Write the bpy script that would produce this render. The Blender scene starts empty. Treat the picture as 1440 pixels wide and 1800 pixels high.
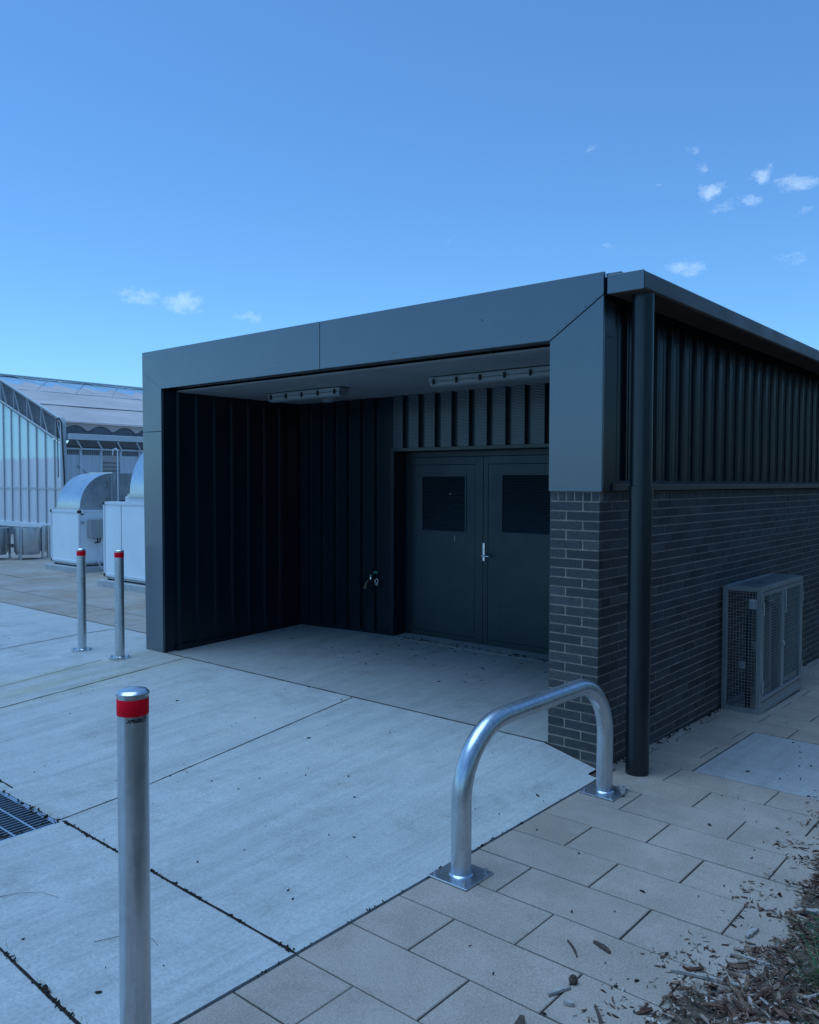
import bpy, math, random
from mathutils import Vector, Matrix, noise
random.seed(7)
R=math.radians
col=bpy.context.scene.collection
rnd=random.random
def ru(a,b): return random.uniform(a,b)
def cl(v,a=0.,b=1.): return max(a,min(b,v))
def sm(a,b,v):
    t=cl((v-a)/(b-a)); return t*t*(3-2*t)

# ------------------------------------------------------------ materials
def nt(name):
    m=bpy.data.materials.new(name); m.use_nodes=True
    t=m.node_tree; b=t.nodes['Principled BSDF']
    return m,t,b
def N(t,kind,**kw):
    n=t.nodes.new(kind)
    for k,v in kw.items():
        if k in n.inputs.keys() if isinstance(k,str) else False: n.inputs[k].default_value=v
        else: setattr(n,k,v)
    return n
def ramp(t,fac,stops):
    r=t.nodes.new('ShaderNodeValToRGB'); e=r.color_ramp.elements
    while len(e)<len(stops): e.new(.5)
    for i,(p,c) in enumerate(stops):
        e[i].position=p; e[i].color=(*c,1) if len(c)==3 else c
    t.links.new(fac,r.inputs['Fac']); return r.outputs['Color']
def noi(t,vec,scale,detail=6,rough=.6):
    n=t.nodes.new('ShaderNodeTexNoise'); n.inputs['Scale'].default_value=scale
    n.inputs['Detail'].default_value=detail; n.inputs['Roughness'].default_value=rough
    t.links.new(vec,n.inputs['Vector']); return n.outputs['Fac']
def mapv(t,sc=(1,1,1),rot=(0,0,0)):
    g=t.nodes.new('ShaderNodeNewGeometry'); m=t.nodes.new('ShaderNodeMapping')
    m.inputs['Scale'].default_value=sc; m.inputs['Rotation'].default_value=rot
    t.links.new(g.outputs['Position'],m.inputs['Vector']); return m.outputs['Vector']
def mix(t,fac,a,b,mode='MIX'):
    m=t.nodes.new('ShaderNodeMix'); m.data_type='RGBA'; m.blend_type=mode
    for s,v in ((m.inputs[0],fac),(m.inputs[6],a),(m.inputs[7],b)):
        if isinstance(v,(int,float)): s.default_value=v
        elif isinstance(v,tuple): s.default_value=(*v,1)
        else: t.links.new(v,s)
    return m.outputs[2]
def bump(t,b,h,st=.3,dist=.004):
    n=t.nodes.new('ShaderNodeBump'); n.inputs['Strength'].default_value=st; n.inputs['Distance'].default_value=dist
    t.links.new(h,n.inputs['Height']); t.links.new(n.outputs['Normal'],b.inputs['Normal'])
def isl(t):
    g=t.nodes.new('ShaderNodeNewGeometry'); return g.outputs['Random Per Island']
def sc3(c,k): return tuple(x*k for x in c)

def simple(name,c,rough=.6,metal=0.,var=.12,scale=6,spec=.5,bm=0,bs=60):
    m,t,b=nt(name); v=mapv(t)
    f=noi(t,v,scale)
    t.links.new(ramp(t,f,[(.3,sc3(c,1-var)),(.7,sc3(c,1+var))]),b.inputs['Base Color'])
    b.inputs['Roughness'].default_value=rough; b.inputs['Metallic'].default_value=metal
    b.inputs['Specular IOR Level'].default_value=spec
    if bm: bump(t,b,noi(t,v,bs),bm,.003)
    return m
def concrete(name,c,broom=True,rot=0.0,stain=.28,dirt=.0):
    m,t,b=nt(name)
    v=mapv(t)
    big=noi(t,v,.8,5,.62); mid=noi(t,v,5,6,.65); fine=noi(t,v,190,3,.7)
    st=mapv(t,(34,1.3,1),(0,0,rot)); str_=noi(t,st,1.6,5,.65)
    base=ramp(t,big,[(.28,sc3(c,1-stain*.8)),(.5,c),(.72,sc3(c,1+stain*.35))])
    base=mix(t,.45,base,ramp(t,mid,[(.3,sc3(c,.78)),(.7,sc3(c,1.16))]))
    base=mix(t,.20,base,ramp(t,str_,[(.3,sc3(c,.7)),(.66,sc3(c,1.22))]))
    br=noi(t,mapv(t,(6,.32,1),(0,0,rot)),1.3,6,.7); base=mix(t,1.,base,ramp(t,br,[(.34,(.87,.88,.89)),(.5,(1,1,1)),(.68,(1.07,1.07,1.06))]),'MULTIPLY')
    bl=noi(t,v,2.1,7,.75); base=mix(t,1.,base,ramp(t,bl,[(.36,(.85,.85,.84)),(.47,(1,1,1))]),'MULTIPLY')
    gr=ramp(t,noi(t,v,75,4,.8),[(.32,(.72,.72,.72)),(.5,(1,1,1)),(.68,(1.22,1.22,1.22))]); base=mix(t,.75,base,mix(t,1.,base,gr,'MULTIPLY'))
    sp=ramp(t,fine,[(.3,(.58,.58,.58)),(.46,(1,1,1)),(.62,(1.0,1.0,1.0)),(.76,(1.3,1.3,1.3))])
    base=mix(t,.7,base,mix(t,1.,base,sp,'MULTIPLY'))
    # small dark aggregate pits
    vo=t.nodes.new('ShaderNodeTexVoronoi'); vo.inputs['Scale'].default_value=42; t.links.new(v,vo.inputs['Vector'])
    pits=ramp(t,vo.outputs['Distance'],[(.0,(.45,.43,.4)),(.09,(.6,.58,.55)),(.14,(1,1,1))])
    pm=ramp(t,noi(t,v,7,3),[(.54,(0,0,0)),(.62,(1,1,1))])
    base=mix(t,1.,base,mix(t,pm,(1.,1.,1.),pits),'MULTIPLY')
    t.links.new(base,b.inputs['Base Color'])
    b.inputs['Roughness'].default_value=.82; b.inputs['Specular IOR Level'].default_value=.35
    h=mix(t,.5,str_,fine); bump(t,b,h,.5,.003)
    return m,t,b,base
def yard_mat():
    m,t,b,base=concrete('yard_concrete',(.445,.44,.415))
    g=t.nodes.new('ShaderNodeNewGeometry'); s=t.nodes.new('ShaderNodeSeparateXYZ'); t.links.new(g.outputs['Position'],s.inputs[0])
    # older brown concrete beyond the first joints, and a rusty run-off stain along one joint
    def ms(sock,a,b_):
        r=t.nodes.new('ShaderNodeMapRange'); r.interpolation_type='SMOOTHSTEP'
        r.inputs['From Min'].default_value=a; r.inputs['From Max'].default_value=b_; t.links.new(sock,r.inputs['Value']); return r.outputs['Result']
    old=ms(s.outputs['Y'],.42,.50)
    oldf=mix(t,1.,ramp(t,noi(t,mapv(t),1.1,5),[(.3,(.45,.45,.45)),(.65,(1,1,1))]),old,'MULTIPLY')
    base=mix(t,oldf,base,mix(t,1.,base,(.70,.56,.46),'MULTIPLY'))
    xa=ms(s.outputs['X'],-5.15,-4.85); xb=ms(s.outputs['X'],-3.95,-4.3)
    st=mix(t,1.,xa,xb,'MULTIPLY')
    st=mix(t,1.,st,ramp(t,noi(t,mapv(t,(5,.7,1)),1.2,5),[(.35,(.0,.0,.0)),(.7,(.8,.8,.8))]),'MULTIPLY')
    base=mix(t,st,base,mix(t,1.,base,(.86,.80,.56),'MULTIPLY'))
    t.links.new(base,b.inputs['Base Color'])
    return m
M={}
M['yard']=yard_mat()
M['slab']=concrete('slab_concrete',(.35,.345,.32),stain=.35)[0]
M['patch']=concrete('patch_concrete',(.37,.355,.335))[0]
M['dirt']=simple('dark_dirt',(.03,.024,.018),.95,var=.4,scale=40,spec=.1,bm=.6)
M['soil']=simple('sandy_soil',(.12,.088,.065),.95,var=.35,scale=9,spec=.1,bm=.8,bs=120)
def paver_mat():
    m,t,b=nt('paver'); v=mapv(t); c=(.385,.302,.242)
    r=isl(t)
    base=ramp(t,r,[(0,sc3(c,.86)),(.35,(.38,.31,.25)),(.7,sc3(c,1.06)),(1,(.35,.275,.225))])
    base=mix(t,.55,base,ramp(t,noi(t,v,3.2,6,.65),[(.3,sc3(c,.74)),(.7,sc3(c,1.18))]))
    fine=noi(t,v,260,2,.7)
    base=mix(t,1.,base,ramp(t,fine,[(.28,(.6,.6,.6)),(.45,(.97,.97,.97)),(.6,(1,1,1)),(.78,(1.45,1.45,1.45))]),'MULTIPLY')
    gr=ramp(t,noi(t,v,110,4,.8),[(.32,(.62,.62,.62)),(.5,(1,1,1)),(.66,(1.3,1.3,1.3))]); base=mix(t,.8,base,mix(t,1.,base,gr,'MULTIPLY'))
    dust=ramp(t,noi(t,v,1.6,7,.7),[(.48,(0,0,0)),(.7,(.55,.55,.55))])
    base=mix(t,dust,base,(.43,.355,.295))
    t.links.new(base,b.inputs['Base Color']); b.inputs['Roughness'].default_value=.85; b.inputs['Specular IOR Level'].default_value=.3
    bump(t,b,fine,.45,.002); return m
M['paver']=paver_mat()
def brick_mat():
    m,t,b=nt('brick_face'); v=mapv(t); r=isl(t)
    base=ramp(t,r,[(0,(.020,.019,.021)),(.25,(.034,.033,.035)),(.5,(.050,.046,.046)),(.75,(.040,.041,.046)),(.9,(.072,.068,.066)),(1,(.030,.028,.030))])
    sp=noi(t,v,150,3,.75)
    base=mix(t,1.,base,ramp(t,sp,[(.34,(.35,.35,.35)),(.5,(.95,.95,.95)),(.60,(1.35,1.32,1.3)),(.70,(2.4,2.3,2.25))]),'MULTIPLY')
    gz=t.nodes.new('ShaderNodeNewGeometry'); sz=t.nodes.new('ShaderNodeSeparateXYZ'); t.links.new(gz.outputs['Position'],sz.inputs[0])
    mz=t.nodes.new('ShaderNodeMapRange'); mz.inputs['From Min'].default_value=.28; mz.inputs['From Max'].default_value=-.15; mz.inputs['To Max'].default_value=.45; t.links.new(sz.outputs['Z'],mz.inputs['Value'])
    dz_=mix(t,1.,ramp(t,noi(t,v,9,6,.7),[(.42,(0,0,0)),(.62,(1,1,1))]),mz.outputs[0],'MULTIPLY'); base=mix(t,dz_,base,(.15,.125,.10))
    ef=ramp(t,noi(t,v,2.3,6,.7),[(.56,(0,0,0)),(.8,(.3,.3,.3))])
    base=mix(t,ef,base,(.13,.13,.14))
    t.links.new(base,b.inputs['Base Color']); b.inputs['Roughness'].default_value=.6
    bump(t,b,sp,.8,.003); return m
M['brick']=brick_mat()
M['mortar']=simple('mortar',(.32,.255,.20),.95,var=.3,scale=25,spec=.2,bm=.7,bs=200)
def paint(name,c,rough,bumpy=.0,spec=.5,coat=0.):
    m,t,b=nt(name); v=mapv(t)
    f=noi(t,v,1.7,5,.6); sp=noi(t,v,55,3,.6)
    base=ramp(t,f,[(.3,sc3(c,.9)),(.7,sc3(c,1.1))])
    base=mix(t,.4,base,mix(t,1.,base,ramp(t,sp,[(.3,(.92,.92,.92)),(.66,(1,1,1)),(.85,(1.2,1.15,1.1))]),'MULTIPLY'))
    t.links.new(base,b.inputs['Base Color'])
    b.inputs['Specular IOR Level'].default_value=spec
    rr=ramp(t,noi(t,v,4,5),[(.3,(rough*.85,)*3),(.7,(rough*1.18,)*3)]); t.links.new(rr,b.inputs['Roughness'])
    if bumpy: bump(t,b,f,bumpy,.02)
    if coat: b.inputs['Coat Weight'].default_value=coat; b.inputs['Coat IOR'].default_value=1.85; b.inputs['Coat Roughness'].default_value=rough*.7
    return m
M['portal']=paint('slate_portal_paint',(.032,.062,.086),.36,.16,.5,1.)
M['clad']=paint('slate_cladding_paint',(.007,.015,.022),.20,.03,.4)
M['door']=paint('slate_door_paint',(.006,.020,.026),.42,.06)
M['ceil']=paint('grey_soffit_paint',(.30,.31,.32),.5,.05)
M['gutter']=paint('gutter_warm_reflection',(.098,.072,.060),.38,.1,.3)  # slate paint browned so the colour carries a warm dark reflection
M['pipe']=paint('pipe_paint',(.005,.012,.016),.32,.03,.6)
M['void']=simple('dark_void_shade',(.004,.004,.005),.9,spec=.1)
def galv(name,c=(.60,.63,.66),rough=.29,sp=1.):
    m,t,b=nt(name); v=mapv(t)
    vo=t.nodes.new('ShaderNodeTexVoronoi'); vo.inputs['Scale'].default_value=48*sp; t.links.new(v,vo.inputs['Vector'])
    f=noi(t,v,5,6,.7); s=noi(t,mapv(t,(18,18,1.5)),2.5,5)
    base=mix(t,.4,ramp(t,vo.outputs['Color'],[(.1,sc3(c,.86)),(.9,sc3(c,1.06))]),ramp(t,f,[(.3,sc3(c,.72)),(.7,sc3(c,1.08))]))
    base=mix(t,.35,base,ramp(t,s,[(.35,sc3(c,.62)),(.7,sc3(c,1.15))]))
    t.links.new(base,b.inputs['Base Color']); b.inputs['Metallic'].default_value=.88
    t.links.new(ramp(t,f,[(.3,(rough*.85,)*3),(.7,(rough*1.25,)*3)]),b.inputs['Roughness'])
    bump(t,b,f,.05,.002); return m
M['galv']=galv('galvanised_steel')
M['galvd']=galv('galvanised_duct',(.60,.63,.66),.30,.35)
M['cage']=galv('dull_cage_steel',(.46,.48,.49),.42)
M['chrome']=simple('bright_metal',(.75,.76,.78),.22,1.)
M['steel']=simple('dull_fastener',(.40,.42,.44),.45,.9)
M['brass']=simple('tap_brass',(.22,.15,.11),.45,1.)
def red_mat():
    m,t,b=nt('red_reflective_tape'); v=mapv(t)
    t.links.new(ramp(t,noi(t,v,30,4),[(.3,(.92,.002,.016)),(.7,(1.0,.004,.02))]),b.inputs['Base Color'])
    b.inputs['Roughness'].default_value=.6; b.inputs['Specular IOR Level'].default_value=.12; return m
M['red']=red_mat()
M['ink']=simple('black_ink',(.006,.006,.008),.6)
M['white']=simple('white_panel',(.78,.81,.82),.45,var=.05,scale=2)
M['whited']=simple('white_trim',(.66,.69,.72),.5,var=.08)
M['greybox']=simple('grey_plastic',(.33,.35,.34),.5,var=.06)
M['plinth']=simple('plinth_concrete',(.42,.42,.41),.85,var=.15,bm=.3)
M['black']=simple('black_plastic',(.012,.012,.014),.5)
M['fitting']=simple('light_fitting_plastic',(.22,.245,.255),.4,var=.06)
M['green']=simple('green_label',(.02,.22,.14),.4)
M['yellow']=simple('sticker',(.6,.6,.58),.5)
M['ghframe']=simple('greenhouse_frame',(.46,.47,.48),.45,var=.08)
M['timber']=simple('pale_shelf',(.50,.44,.42),.7,var=.1)
def poly_mat():
    # twin-wall polycarbonate: clear upper part has the sky painted in as pale cyan, drawn curtain behind the lower part
    m,t,b=nt('polycarbonate_wall'); v=mapv(t,(26,1,.25))
    g=t.nodes.new('ShaderNodeNewGeometry'); s=t.nodes.new('ShaderNodeSeparateXYZ'); t.links.new(g.outputs['Position'],s.inputs[0])
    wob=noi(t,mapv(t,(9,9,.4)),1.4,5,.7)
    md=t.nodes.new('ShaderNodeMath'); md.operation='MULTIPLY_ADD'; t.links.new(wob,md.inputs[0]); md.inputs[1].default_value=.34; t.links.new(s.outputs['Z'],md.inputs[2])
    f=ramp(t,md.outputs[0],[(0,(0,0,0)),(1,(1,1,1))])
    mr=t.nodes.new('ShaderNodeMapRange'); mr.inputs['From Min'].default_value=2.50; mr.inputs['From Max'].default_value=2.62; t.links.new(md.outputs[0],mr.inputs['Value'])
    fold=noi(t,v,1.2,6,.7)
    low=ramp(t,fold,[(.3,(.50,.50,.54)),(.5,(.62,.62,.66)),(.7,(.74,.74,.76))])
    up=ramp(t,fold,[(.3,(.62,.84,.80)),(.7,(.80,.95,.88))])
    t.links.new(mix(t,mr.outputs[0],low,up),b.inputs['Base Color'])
    b.inputs['Roughness'].default_value=.25
    bump(t,b,fold,.08,.01); return m
M['poly']=poly_mat()
def cloth(name,c,sc=(3,3,3),rough=.8,var=.15):
    m,t,b=nt(name); f=noi(t,mapv(t,sc),1.5,6,.7)
    t.links.new(ramp(t,f,[(.3,sc3(c,1-var)),(.7,sc3(c,1+var))]),b.inputs['Base Color']); b.inputs['Roughness'].default_value=rough
    bump(t,b,f,.4,.05); return m
M['film']=cloth('white_roof_film',(.56,.46,.42),(1,.35,1),.9,.16)
M['filmclear']=cloth('clear_roof_film',(.40,.56,.66),(1,.35,1),.25,.1)
M['shade']=cloth('grey_shade_net',(.17,.175,.19),(4,4,4),.85,.2)
M['curtain']=cloth('white_curtain',(.66,.66,.70),(1,14,.4),.7,.14)
M['mesh']=simple('vent_mesh',(.10,.11,.12),.7)
def chip_mat():
    m,t,b=nt('mulch_chips'); v=mapv(t,(1,1,1)); r=isl(t)
    base=ramp(t,r,[(0,(.045,.020,.013)),(.25,(.105,.052,.034)),(.5,(.165,.092,.060)),(.72,(.24,.145,.10)),(.88,(.36,.26,.20)),(1,(.60,.50,.43))])
    base=mix(t,1.,base,ramp(t,noi(t,v,90,4),[(.3,(.55,.55,.55)),(.7,(1.25,1.25,1.25))]),'MULTIPLY')
    t.links.new(base,b.inputs['Base Color']); b.inputs['Roughness'].default_value=.9; b.inputs['Specular IOR Level'].default_value=.2; return m
M['chips']=chip_mat()
M['darkchips']=simple('dark_litter',(.03,.022,.018),.9,var=.5,scale=30,spec=.2)
M['bark']=simple('pale_bark',(.34,.30,.26),.85,var=.3,scale=50,bm=.5)
M['barkd']=simple('brown_bark',(.085,.055,.04),.9,var=.35,scale=50,bm=.5)
def grass_mat():
    m,t,b=nt('grass_blades'); r=isl(t)
    t.links.new(ramp(t,r,[(0,(.015,.05,.018)),(.5,(.03,.10,.03)),(.85,(.055,.15,.045)),(1,(.20,.19,.09))]),b.inputs['Base Color'])
    b.inputs['Roughness'].default_value=.55; return m
M['grass']=grass_mat()

# ------------------------------------------------------------ mesh helpers
class MB:
    def __init__(s): s.v=[]; s.f=[]
    def add(s,vs,fs):
        o=len(s.v); s.v+= [tuple(p) for p in vs]; s.f+=[tuple(i+o for i in f) for f in fs]; return s
    def box(s,x0,x1,y0,y1,z0,z1):
        return s.add([(x0,y0,z0),(x1,y0,z0),(x1,y1,z0),(x0,y1,z0),(x0,y0,z1),(x1,y0,z1),(x1,y1,z1),(x0,y1,z1)],
            [(0,3,2,1),(4,5,6,7),(0,1,5,4),(1,2,6,5),(2,3,7,6),(3,0,4,7)])
    def prism(s,pts,axis,a,b):
        # pts 2-D profile (ccw or not), extruded along axis from a to b
        def P(p,t):
            if axis==0: return (t,p[0],p[1])
            if axis==1: return (p[0],t,p[1])
            return (p[0],p[1],t)
        n=len(pts)
        return s.add([P(p,a) for p in pts]+[P(p,b) for p in pts],
            [tuple(range(n))[::-1],tuple(range(n,2*n))]+[(i,(i+1)%n,n+(i+1)%n,n+i) for i in range(n)])
    def sheet(s,pts,axis,a,b):
        # open profile swept (no caps)
        def P(p,t):
            if axis==0: return (t,p[0],p[1])
            if axis==1: return (p[0],t,p[1])
            return (p[0],p[1],t)
        n=len(pts)
        return s.add([P(p,a) for p in pts]+[P(p,b) for p in pts],[(i,i+1,n+i+1,n+i) for i in range(n-1)])
    def tube(s,path,r,n=16,cap=True,r2=None):
        path=[Vector(p) for p in path]; k=len(path); rings=[]
        up=None
        for i,p in enumerate(path):
            d=(path[min(i+1,k-1)]-path[max(i-1,0)]).normalized()
            if up is None:
                up=Vector((0,0,1)) if abs(d.z)<.9 else Vector((1,0,0))
            a=(up-d*up.dot(d)).normalized(); up=a; b=d.cross(a)
            rr=r if r2 is None else r+(r2-r)*i/(k-1)
            rings.append([p+(a*math.cos(2*math.pi*j/n)+b*math.sin(2*math.pi*j/n))*rr for j in range(n)])
        vs=[v for g in rings for v in g]; fs=[]
        for i in range(k-1):
            for j in range(n):
                fs.append((i*n+j,i*n+(j+1)%n,(i+1)*n+(j+1)%n,(i+1)*n+j))
        if cap: fs+=[tuple(range(n))[::-1],tuple(range((k-1)*n,k*n))]
        return s.add(vs,fs)
    def lathe(s,prof,c,n=32):
        vs=[];fs=[];k=len(prof)
        for r,z in prof:
            for j in range(n):
                a=2*math.pi*j/n; vs.append((c[0]+r*math.cos(a),c[1]+r*math.sin(a),c[2]+z))
        for i in range(k-1):
            for j in range(n): fs.append((i*n+j,i*n+(j+1)%n,(i+1)*n+(j+1)%n,(i+1)*n+j))
        if prof[0][0]>1e-6: fs.append(tuple(range(n))[::-1])
        if prof[-1][0]>1e-6: fs.append(tuple(range((k-1)*n,k*n)))
        return s.add(vs,fs)
    def build(s,name,mat,parent=None,bev=0,smooth=False,seg=2,**props):
        me=bpy.data.meshes.new(name); me.from_pydata(s.v,[],s.f); me.validate(); me.update()
        o=bpy.data.objects.new(name,me); col.objects.link(o)
        me.materials.append(M[mat] if isinstance(mat,str) else mat)
        if parent is not None:
            o.parent=parent; o.matrix_parent_inverse=Matrix.Translation(parent.location).inverted() if parent.parent is None else Matrix.Identity(4)
        if smooth:
            for p in me.polygons: p.use_smooth=True
            me.set_sharp_from_angle(angle=R(35))
        if bev:
            b=o.modifiers.new('bevel','BEVEL'); b.width=bev; b.segments=seg; b.limit_method='ANGLE'; b.angle_limit=R(40)
        for k,v in props.items(): o[k]=v
        return o
def thing(name,label,cat,loc=(0,0,0),group=None):
    o=bpy.data.objects.new(name,None); col.objects.link(o); o.location=loc
    o['label']=label; o['category']=cat
    if group: o['group']=group
    return o
def tag(o,label,cat,group=None):
    o['label']=label; o['category']=cat
    if group: o['group']=group
    return o
def copy_tree(o,parent=None):
    c=o.copy(); col.objects.link(c)
    if parent is not None: c.parent=parent
    for ch in [x for x in bpy.data.objects if x.parent==o]: copy_tree(ch,c)
    return c

# ------------------------------------------------------------ terrain
def G(x,y):
    if y>0 and x>-.03: return -.1-.024*min(y,8)
    if x>0: return -.1
    sx=cl((x+.4)/.42); sy=cl(-y/2.2)
    return -.1*(1-(1-sx)*(1-sy))
DOORY=1.96; D=1.82
# soil sheet reaching the horizon
mb=MB(); S=900
xs=[-S,-200,-60,-20,-8,-4,-2,0,1,2,4,8,20,60,200,S]; ys=[-S,-200,-60,-20,-8,-4,-2,0,1,2,4,8,20,60,200,S]
mb.add([(x,y,-.36 if (x<.2) else -.36) for y in ys for x in xs],[(j*16+i,j*16+i+1,(j+1)*16+i+1,(j+1)*16+i) for j in range(15) for i in range(15)])
mb.build('ground','soil',kind='structure')
# concrete yard, one sheet following the falls, with holes for the drain pit and the building
xs=sorted(set([-260,-120,-60,-35,-22,-16,-13,-11,-9,-8,-7,-6,-5.5,-5,-4.73,-4.5,-4,-3.5,-3,-2.48,-1.80,-1.5,-1.2,-.9,-.6,-.5,-.4,-.3,-.2,-.1,-.02,.02,.05]))
ys=sorted(set([-60,-30,-15,-8,-6,-5,-4,-3.18,-2.86,-2.555,-2.4,-2.2,-2,-1.7,-1.4,-1.1,-.8,-.5,-.3,-.11,0,.5,1,2,4,7,12,20,30,60,120,260]))
mb=MB(); nx=len(xs)
vs=[(x,y,G(x,y)) for y in ys for x in xs]; fs=[]
for j in range(len(ys)-1):
    for i in range(nx-1):
        cx=(xs[i]+xs[i+1])/2; cy=(ys[j]+ys[j+1])/2
        if -4.73<cx<.06 and 0<cy: 
            continue
        if -2.48<cx<-1.80 and -3.18<cy<-2.555: continue
        if cy>-.11 and cy<0 and cx>-.02: continue
        fs.append((j*nx+i,j*nx+i+1,(j+1)*nx+i+1,(j+1)*nx+i))
mb.add(vs,fs)
# vertical skirt at the paver side
mb.add([(.05,-60,-.1),(.05,-.11,-.1),(.05,-.11,-.2),(.05,-60,-.2)],[(0,1,2,3)])
mb.build('yard_concrete','yard',kind='structure')
# slab inside the portal
def IZ(x,y):
    t=cl(y/D); fz=-.004; 
    bz=.055+.045*cl((x+4.73)/1.45) if x<-3.28 else .10
    return fz+(bz-fz)*t
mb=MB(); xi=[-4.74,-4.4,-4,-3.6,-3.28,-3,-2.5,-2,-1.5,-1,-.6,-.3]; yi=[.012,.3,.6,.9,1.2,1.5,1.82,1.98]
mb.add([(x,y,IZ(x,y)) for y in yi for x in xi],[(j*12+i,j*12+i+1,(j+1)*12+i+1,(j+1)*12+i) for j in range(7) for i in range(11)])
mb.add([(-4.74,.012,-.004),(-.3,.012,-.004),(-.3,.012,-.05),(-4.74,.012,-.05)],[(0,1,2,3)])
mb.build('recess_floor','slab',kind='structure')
mb=MB(); ns=60
vs=[]
for i in range(ns+1):
    x=-4.73+(4.73-.36)*i/ns; w0=.0065+.002*noise.noise(Vector((x*6,0,4))); vs+=[(x,.006-w0,.0035),(x,.006+w0,.0035)]
mb.add(vs,[(2*i,2*i+2,2*i+3,2*i+1) for i in range(ns)]); mb.build('joint_filler','dirt',kind='structure')
MB().add([(-.03,-.13,-.106),(.07,-.13,-.106),(.07,.10,-.106),(-.03,.10,-.106)],[(0,1,2,3)]).build('joint_sand','soil',kind='structure')
# joint ribbons in the yard: thin lines of packed dirt with ragged width
def ribbon(mb,a,b,w,dz=.003,seed=0,rag=.5,step=.05):
    a=Vector(a);b=Vector(b);L=(b-a).length;n=max(2,int(L/step));d=(b-a)/L;p=Vector((-d.y,d.x))
    vs=[]
    for i in range(n+1):
        c=a+d*(L*i/n); k=noise.noise(Vector((c.x*9+seed,c.y*9,seed)))
        off=p*(noise.noise(Vector((c.x*3,c.y*3,seed+5)))*w*.5)
        ww=w*(1+rag*k)
        for s in (-.5,.5):
            q=c+off+p*(s*ww); vs.append((q.x,q.y,G(q.x,q.y)+dz))
    mb.add(vs,[(2*i,2*i+1,2*i+3,2*i+2) for i in range(n)])
JN=MB()
ribbon(JN,(-2.13,-.01),(-1.83,-2.55),.007)
ribbon(JN,(-8,-2.32),(-2.48,-2.50),.010); ribbon(JN,(-1.80,-2.54),(.045,-2.57),.011)
ribbon(JN,(-8,-3.0),(.045,-3.325),.013)
ribbon(JN,(-4.0,-4.5),(-4.33,-.37),.010); ribbon(JN,(-4.33,-.37),(-4.36,-.0),.006); ribbon(JN,(-4.7,-2.6),(-4.99,-.52),.006)
ribbon(JN,(-6.37,-5),(-6.30,.45),.012)
ribbon(JN,(-20,.50),(-5.1,.46),.011,step=.1); ribbon(JN,(-20,1.25),(-5.1,1.06),.006,step=.1)
ribbon(JN,(-7.7,.5),(-7.9,9),.006,step=.1)
ribbon(JN,(-12.06,1.3),(-12.3,3.0),.010,step=.1); ribbon(JN,(-30,2.2),(-12.1,2.0),.012,step=.1)
JN.build('joint_dirt','dirt',kind='structure')
# clods, twigs and weeds caught in the near joints
LT=MB()
def chip(mb,x,y,z,l,w,h,rz,tilt=0.,roll=0.):
    m=Matrix.Translation((x,y,z))@Matrix.Rotation(rz,4,'Z')@Matrix.Rotation(tilt,4,'Y')@Matrix.Rotation(roll,4,'X')
    a=ru(.15,.8);b=ru(.15,.8); bend=ru(-.25,.25)*l
    P=[(-l/2,-w/2*a,-h/2),(0,-w/2+bend*.3,-h/2),(l/2,-w/2*b,-h/2),(l/2,w/2*b,-h/2),(0,w/2+bend*.3,-h/2),(-l/2,w/2*a,-h/2)]
    P+= [(p[0]*ru(.85,1),p[1]*ru(.7,1)+0,h/2*ru(.4,1.2)) for p in P]
    mb.add([m@Vector(p) for p in P],[(5,4,1,0),(4,3,2,1),(6,7,10,11),(7,8,9,10)]+[(i,(i+1)%6,6+(i+1)%6,6+i) for i in range(6)])
def along(a,b,n,w,smin=.004,smax=.014):
    a=Vector(a);b=Vector(b);d=(b-a).normalized();p=Vector((-d.y,d.x))
    for i in range(n):
        t=rnd(); 
        if noise.noise(Vector((t*14,a.x,a.y)))<-.12: continue
        c=a+(b-a)*t+p*random.gauss(0,w)
        l=ru(smin,smax)*(2.2 if rnd()<.12 else 1)
        chip(LT,c.x,c.y,G(c.x,c.y)+.004,l,l*ru(.3,.8),l*ru(.3,.6),ru(0,6.3),ru(-.5,.5),ru(-.5,.5))
along((-1.80,-2.54),(.045,-2.57),380,.0045,.003,.009); along((-2.9,-2.49),(-2.48,-2.5),60,.005,.003,.01)
along((-2.6,-3.2),(.045,-3.325),560,.006,.003,.010); along((-2.48,-2.56),(-1.8,-2.56),60,.01)
along((-2.13,-.01),(-1.83,-2.55),40,.005,.003,.007); along((-4.7,0.0),(-.35,0.0),90,.006,.003,.008)
along((.055,-3.6),(.055,-.1),150,.006,.003,.012)
# scattered leaves and crumbs over the yard, the recess floor and the pavers
for i in range(170):
    x,y=ru(-7,.0),ru(-3.4,-.1)
    l=ru(.004,.016)*(1.8 if rnd()<.15 else 1); chip(LT,x,y,G(x,y)+.004,l,l*ru(.25,.6),.003,ru(0,6.3))
for i in range(70):
    x=ru(-4.6,-.5); y=D-abs(random.gauss(0,.55)); 
    if y<.05: continue
    l=ru(.008,.035); chip(LT,x,y,IZ(x,y)+.004,l,l*ru(.25,.6),.004,ru(0,6.3))
for i in range(55):
    x=ru(-3.25,-1.4); y=D-.02-abs(random.gauss(0,.05)); l=ru(.01,.04); chip(LT,x,y,IZ(x,y)+.012,l,l*ru(.25,.6),.006,ru(0,6.3))
for i in range(150):
    x=ru(.05,1.6); y=ru(-3.2,4.5); k=cl((x-.2)/1.0)
    if rnd()>k*.9+.12: continue
    l=ru(.005,.02)*(1.8 if rnd()<.15 else 1); chip(LT,x,y,G(x,y)+.005,l,l*ru(.3,.7),.004,ru(0,6.3),ru(-.2,.2))
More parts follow.
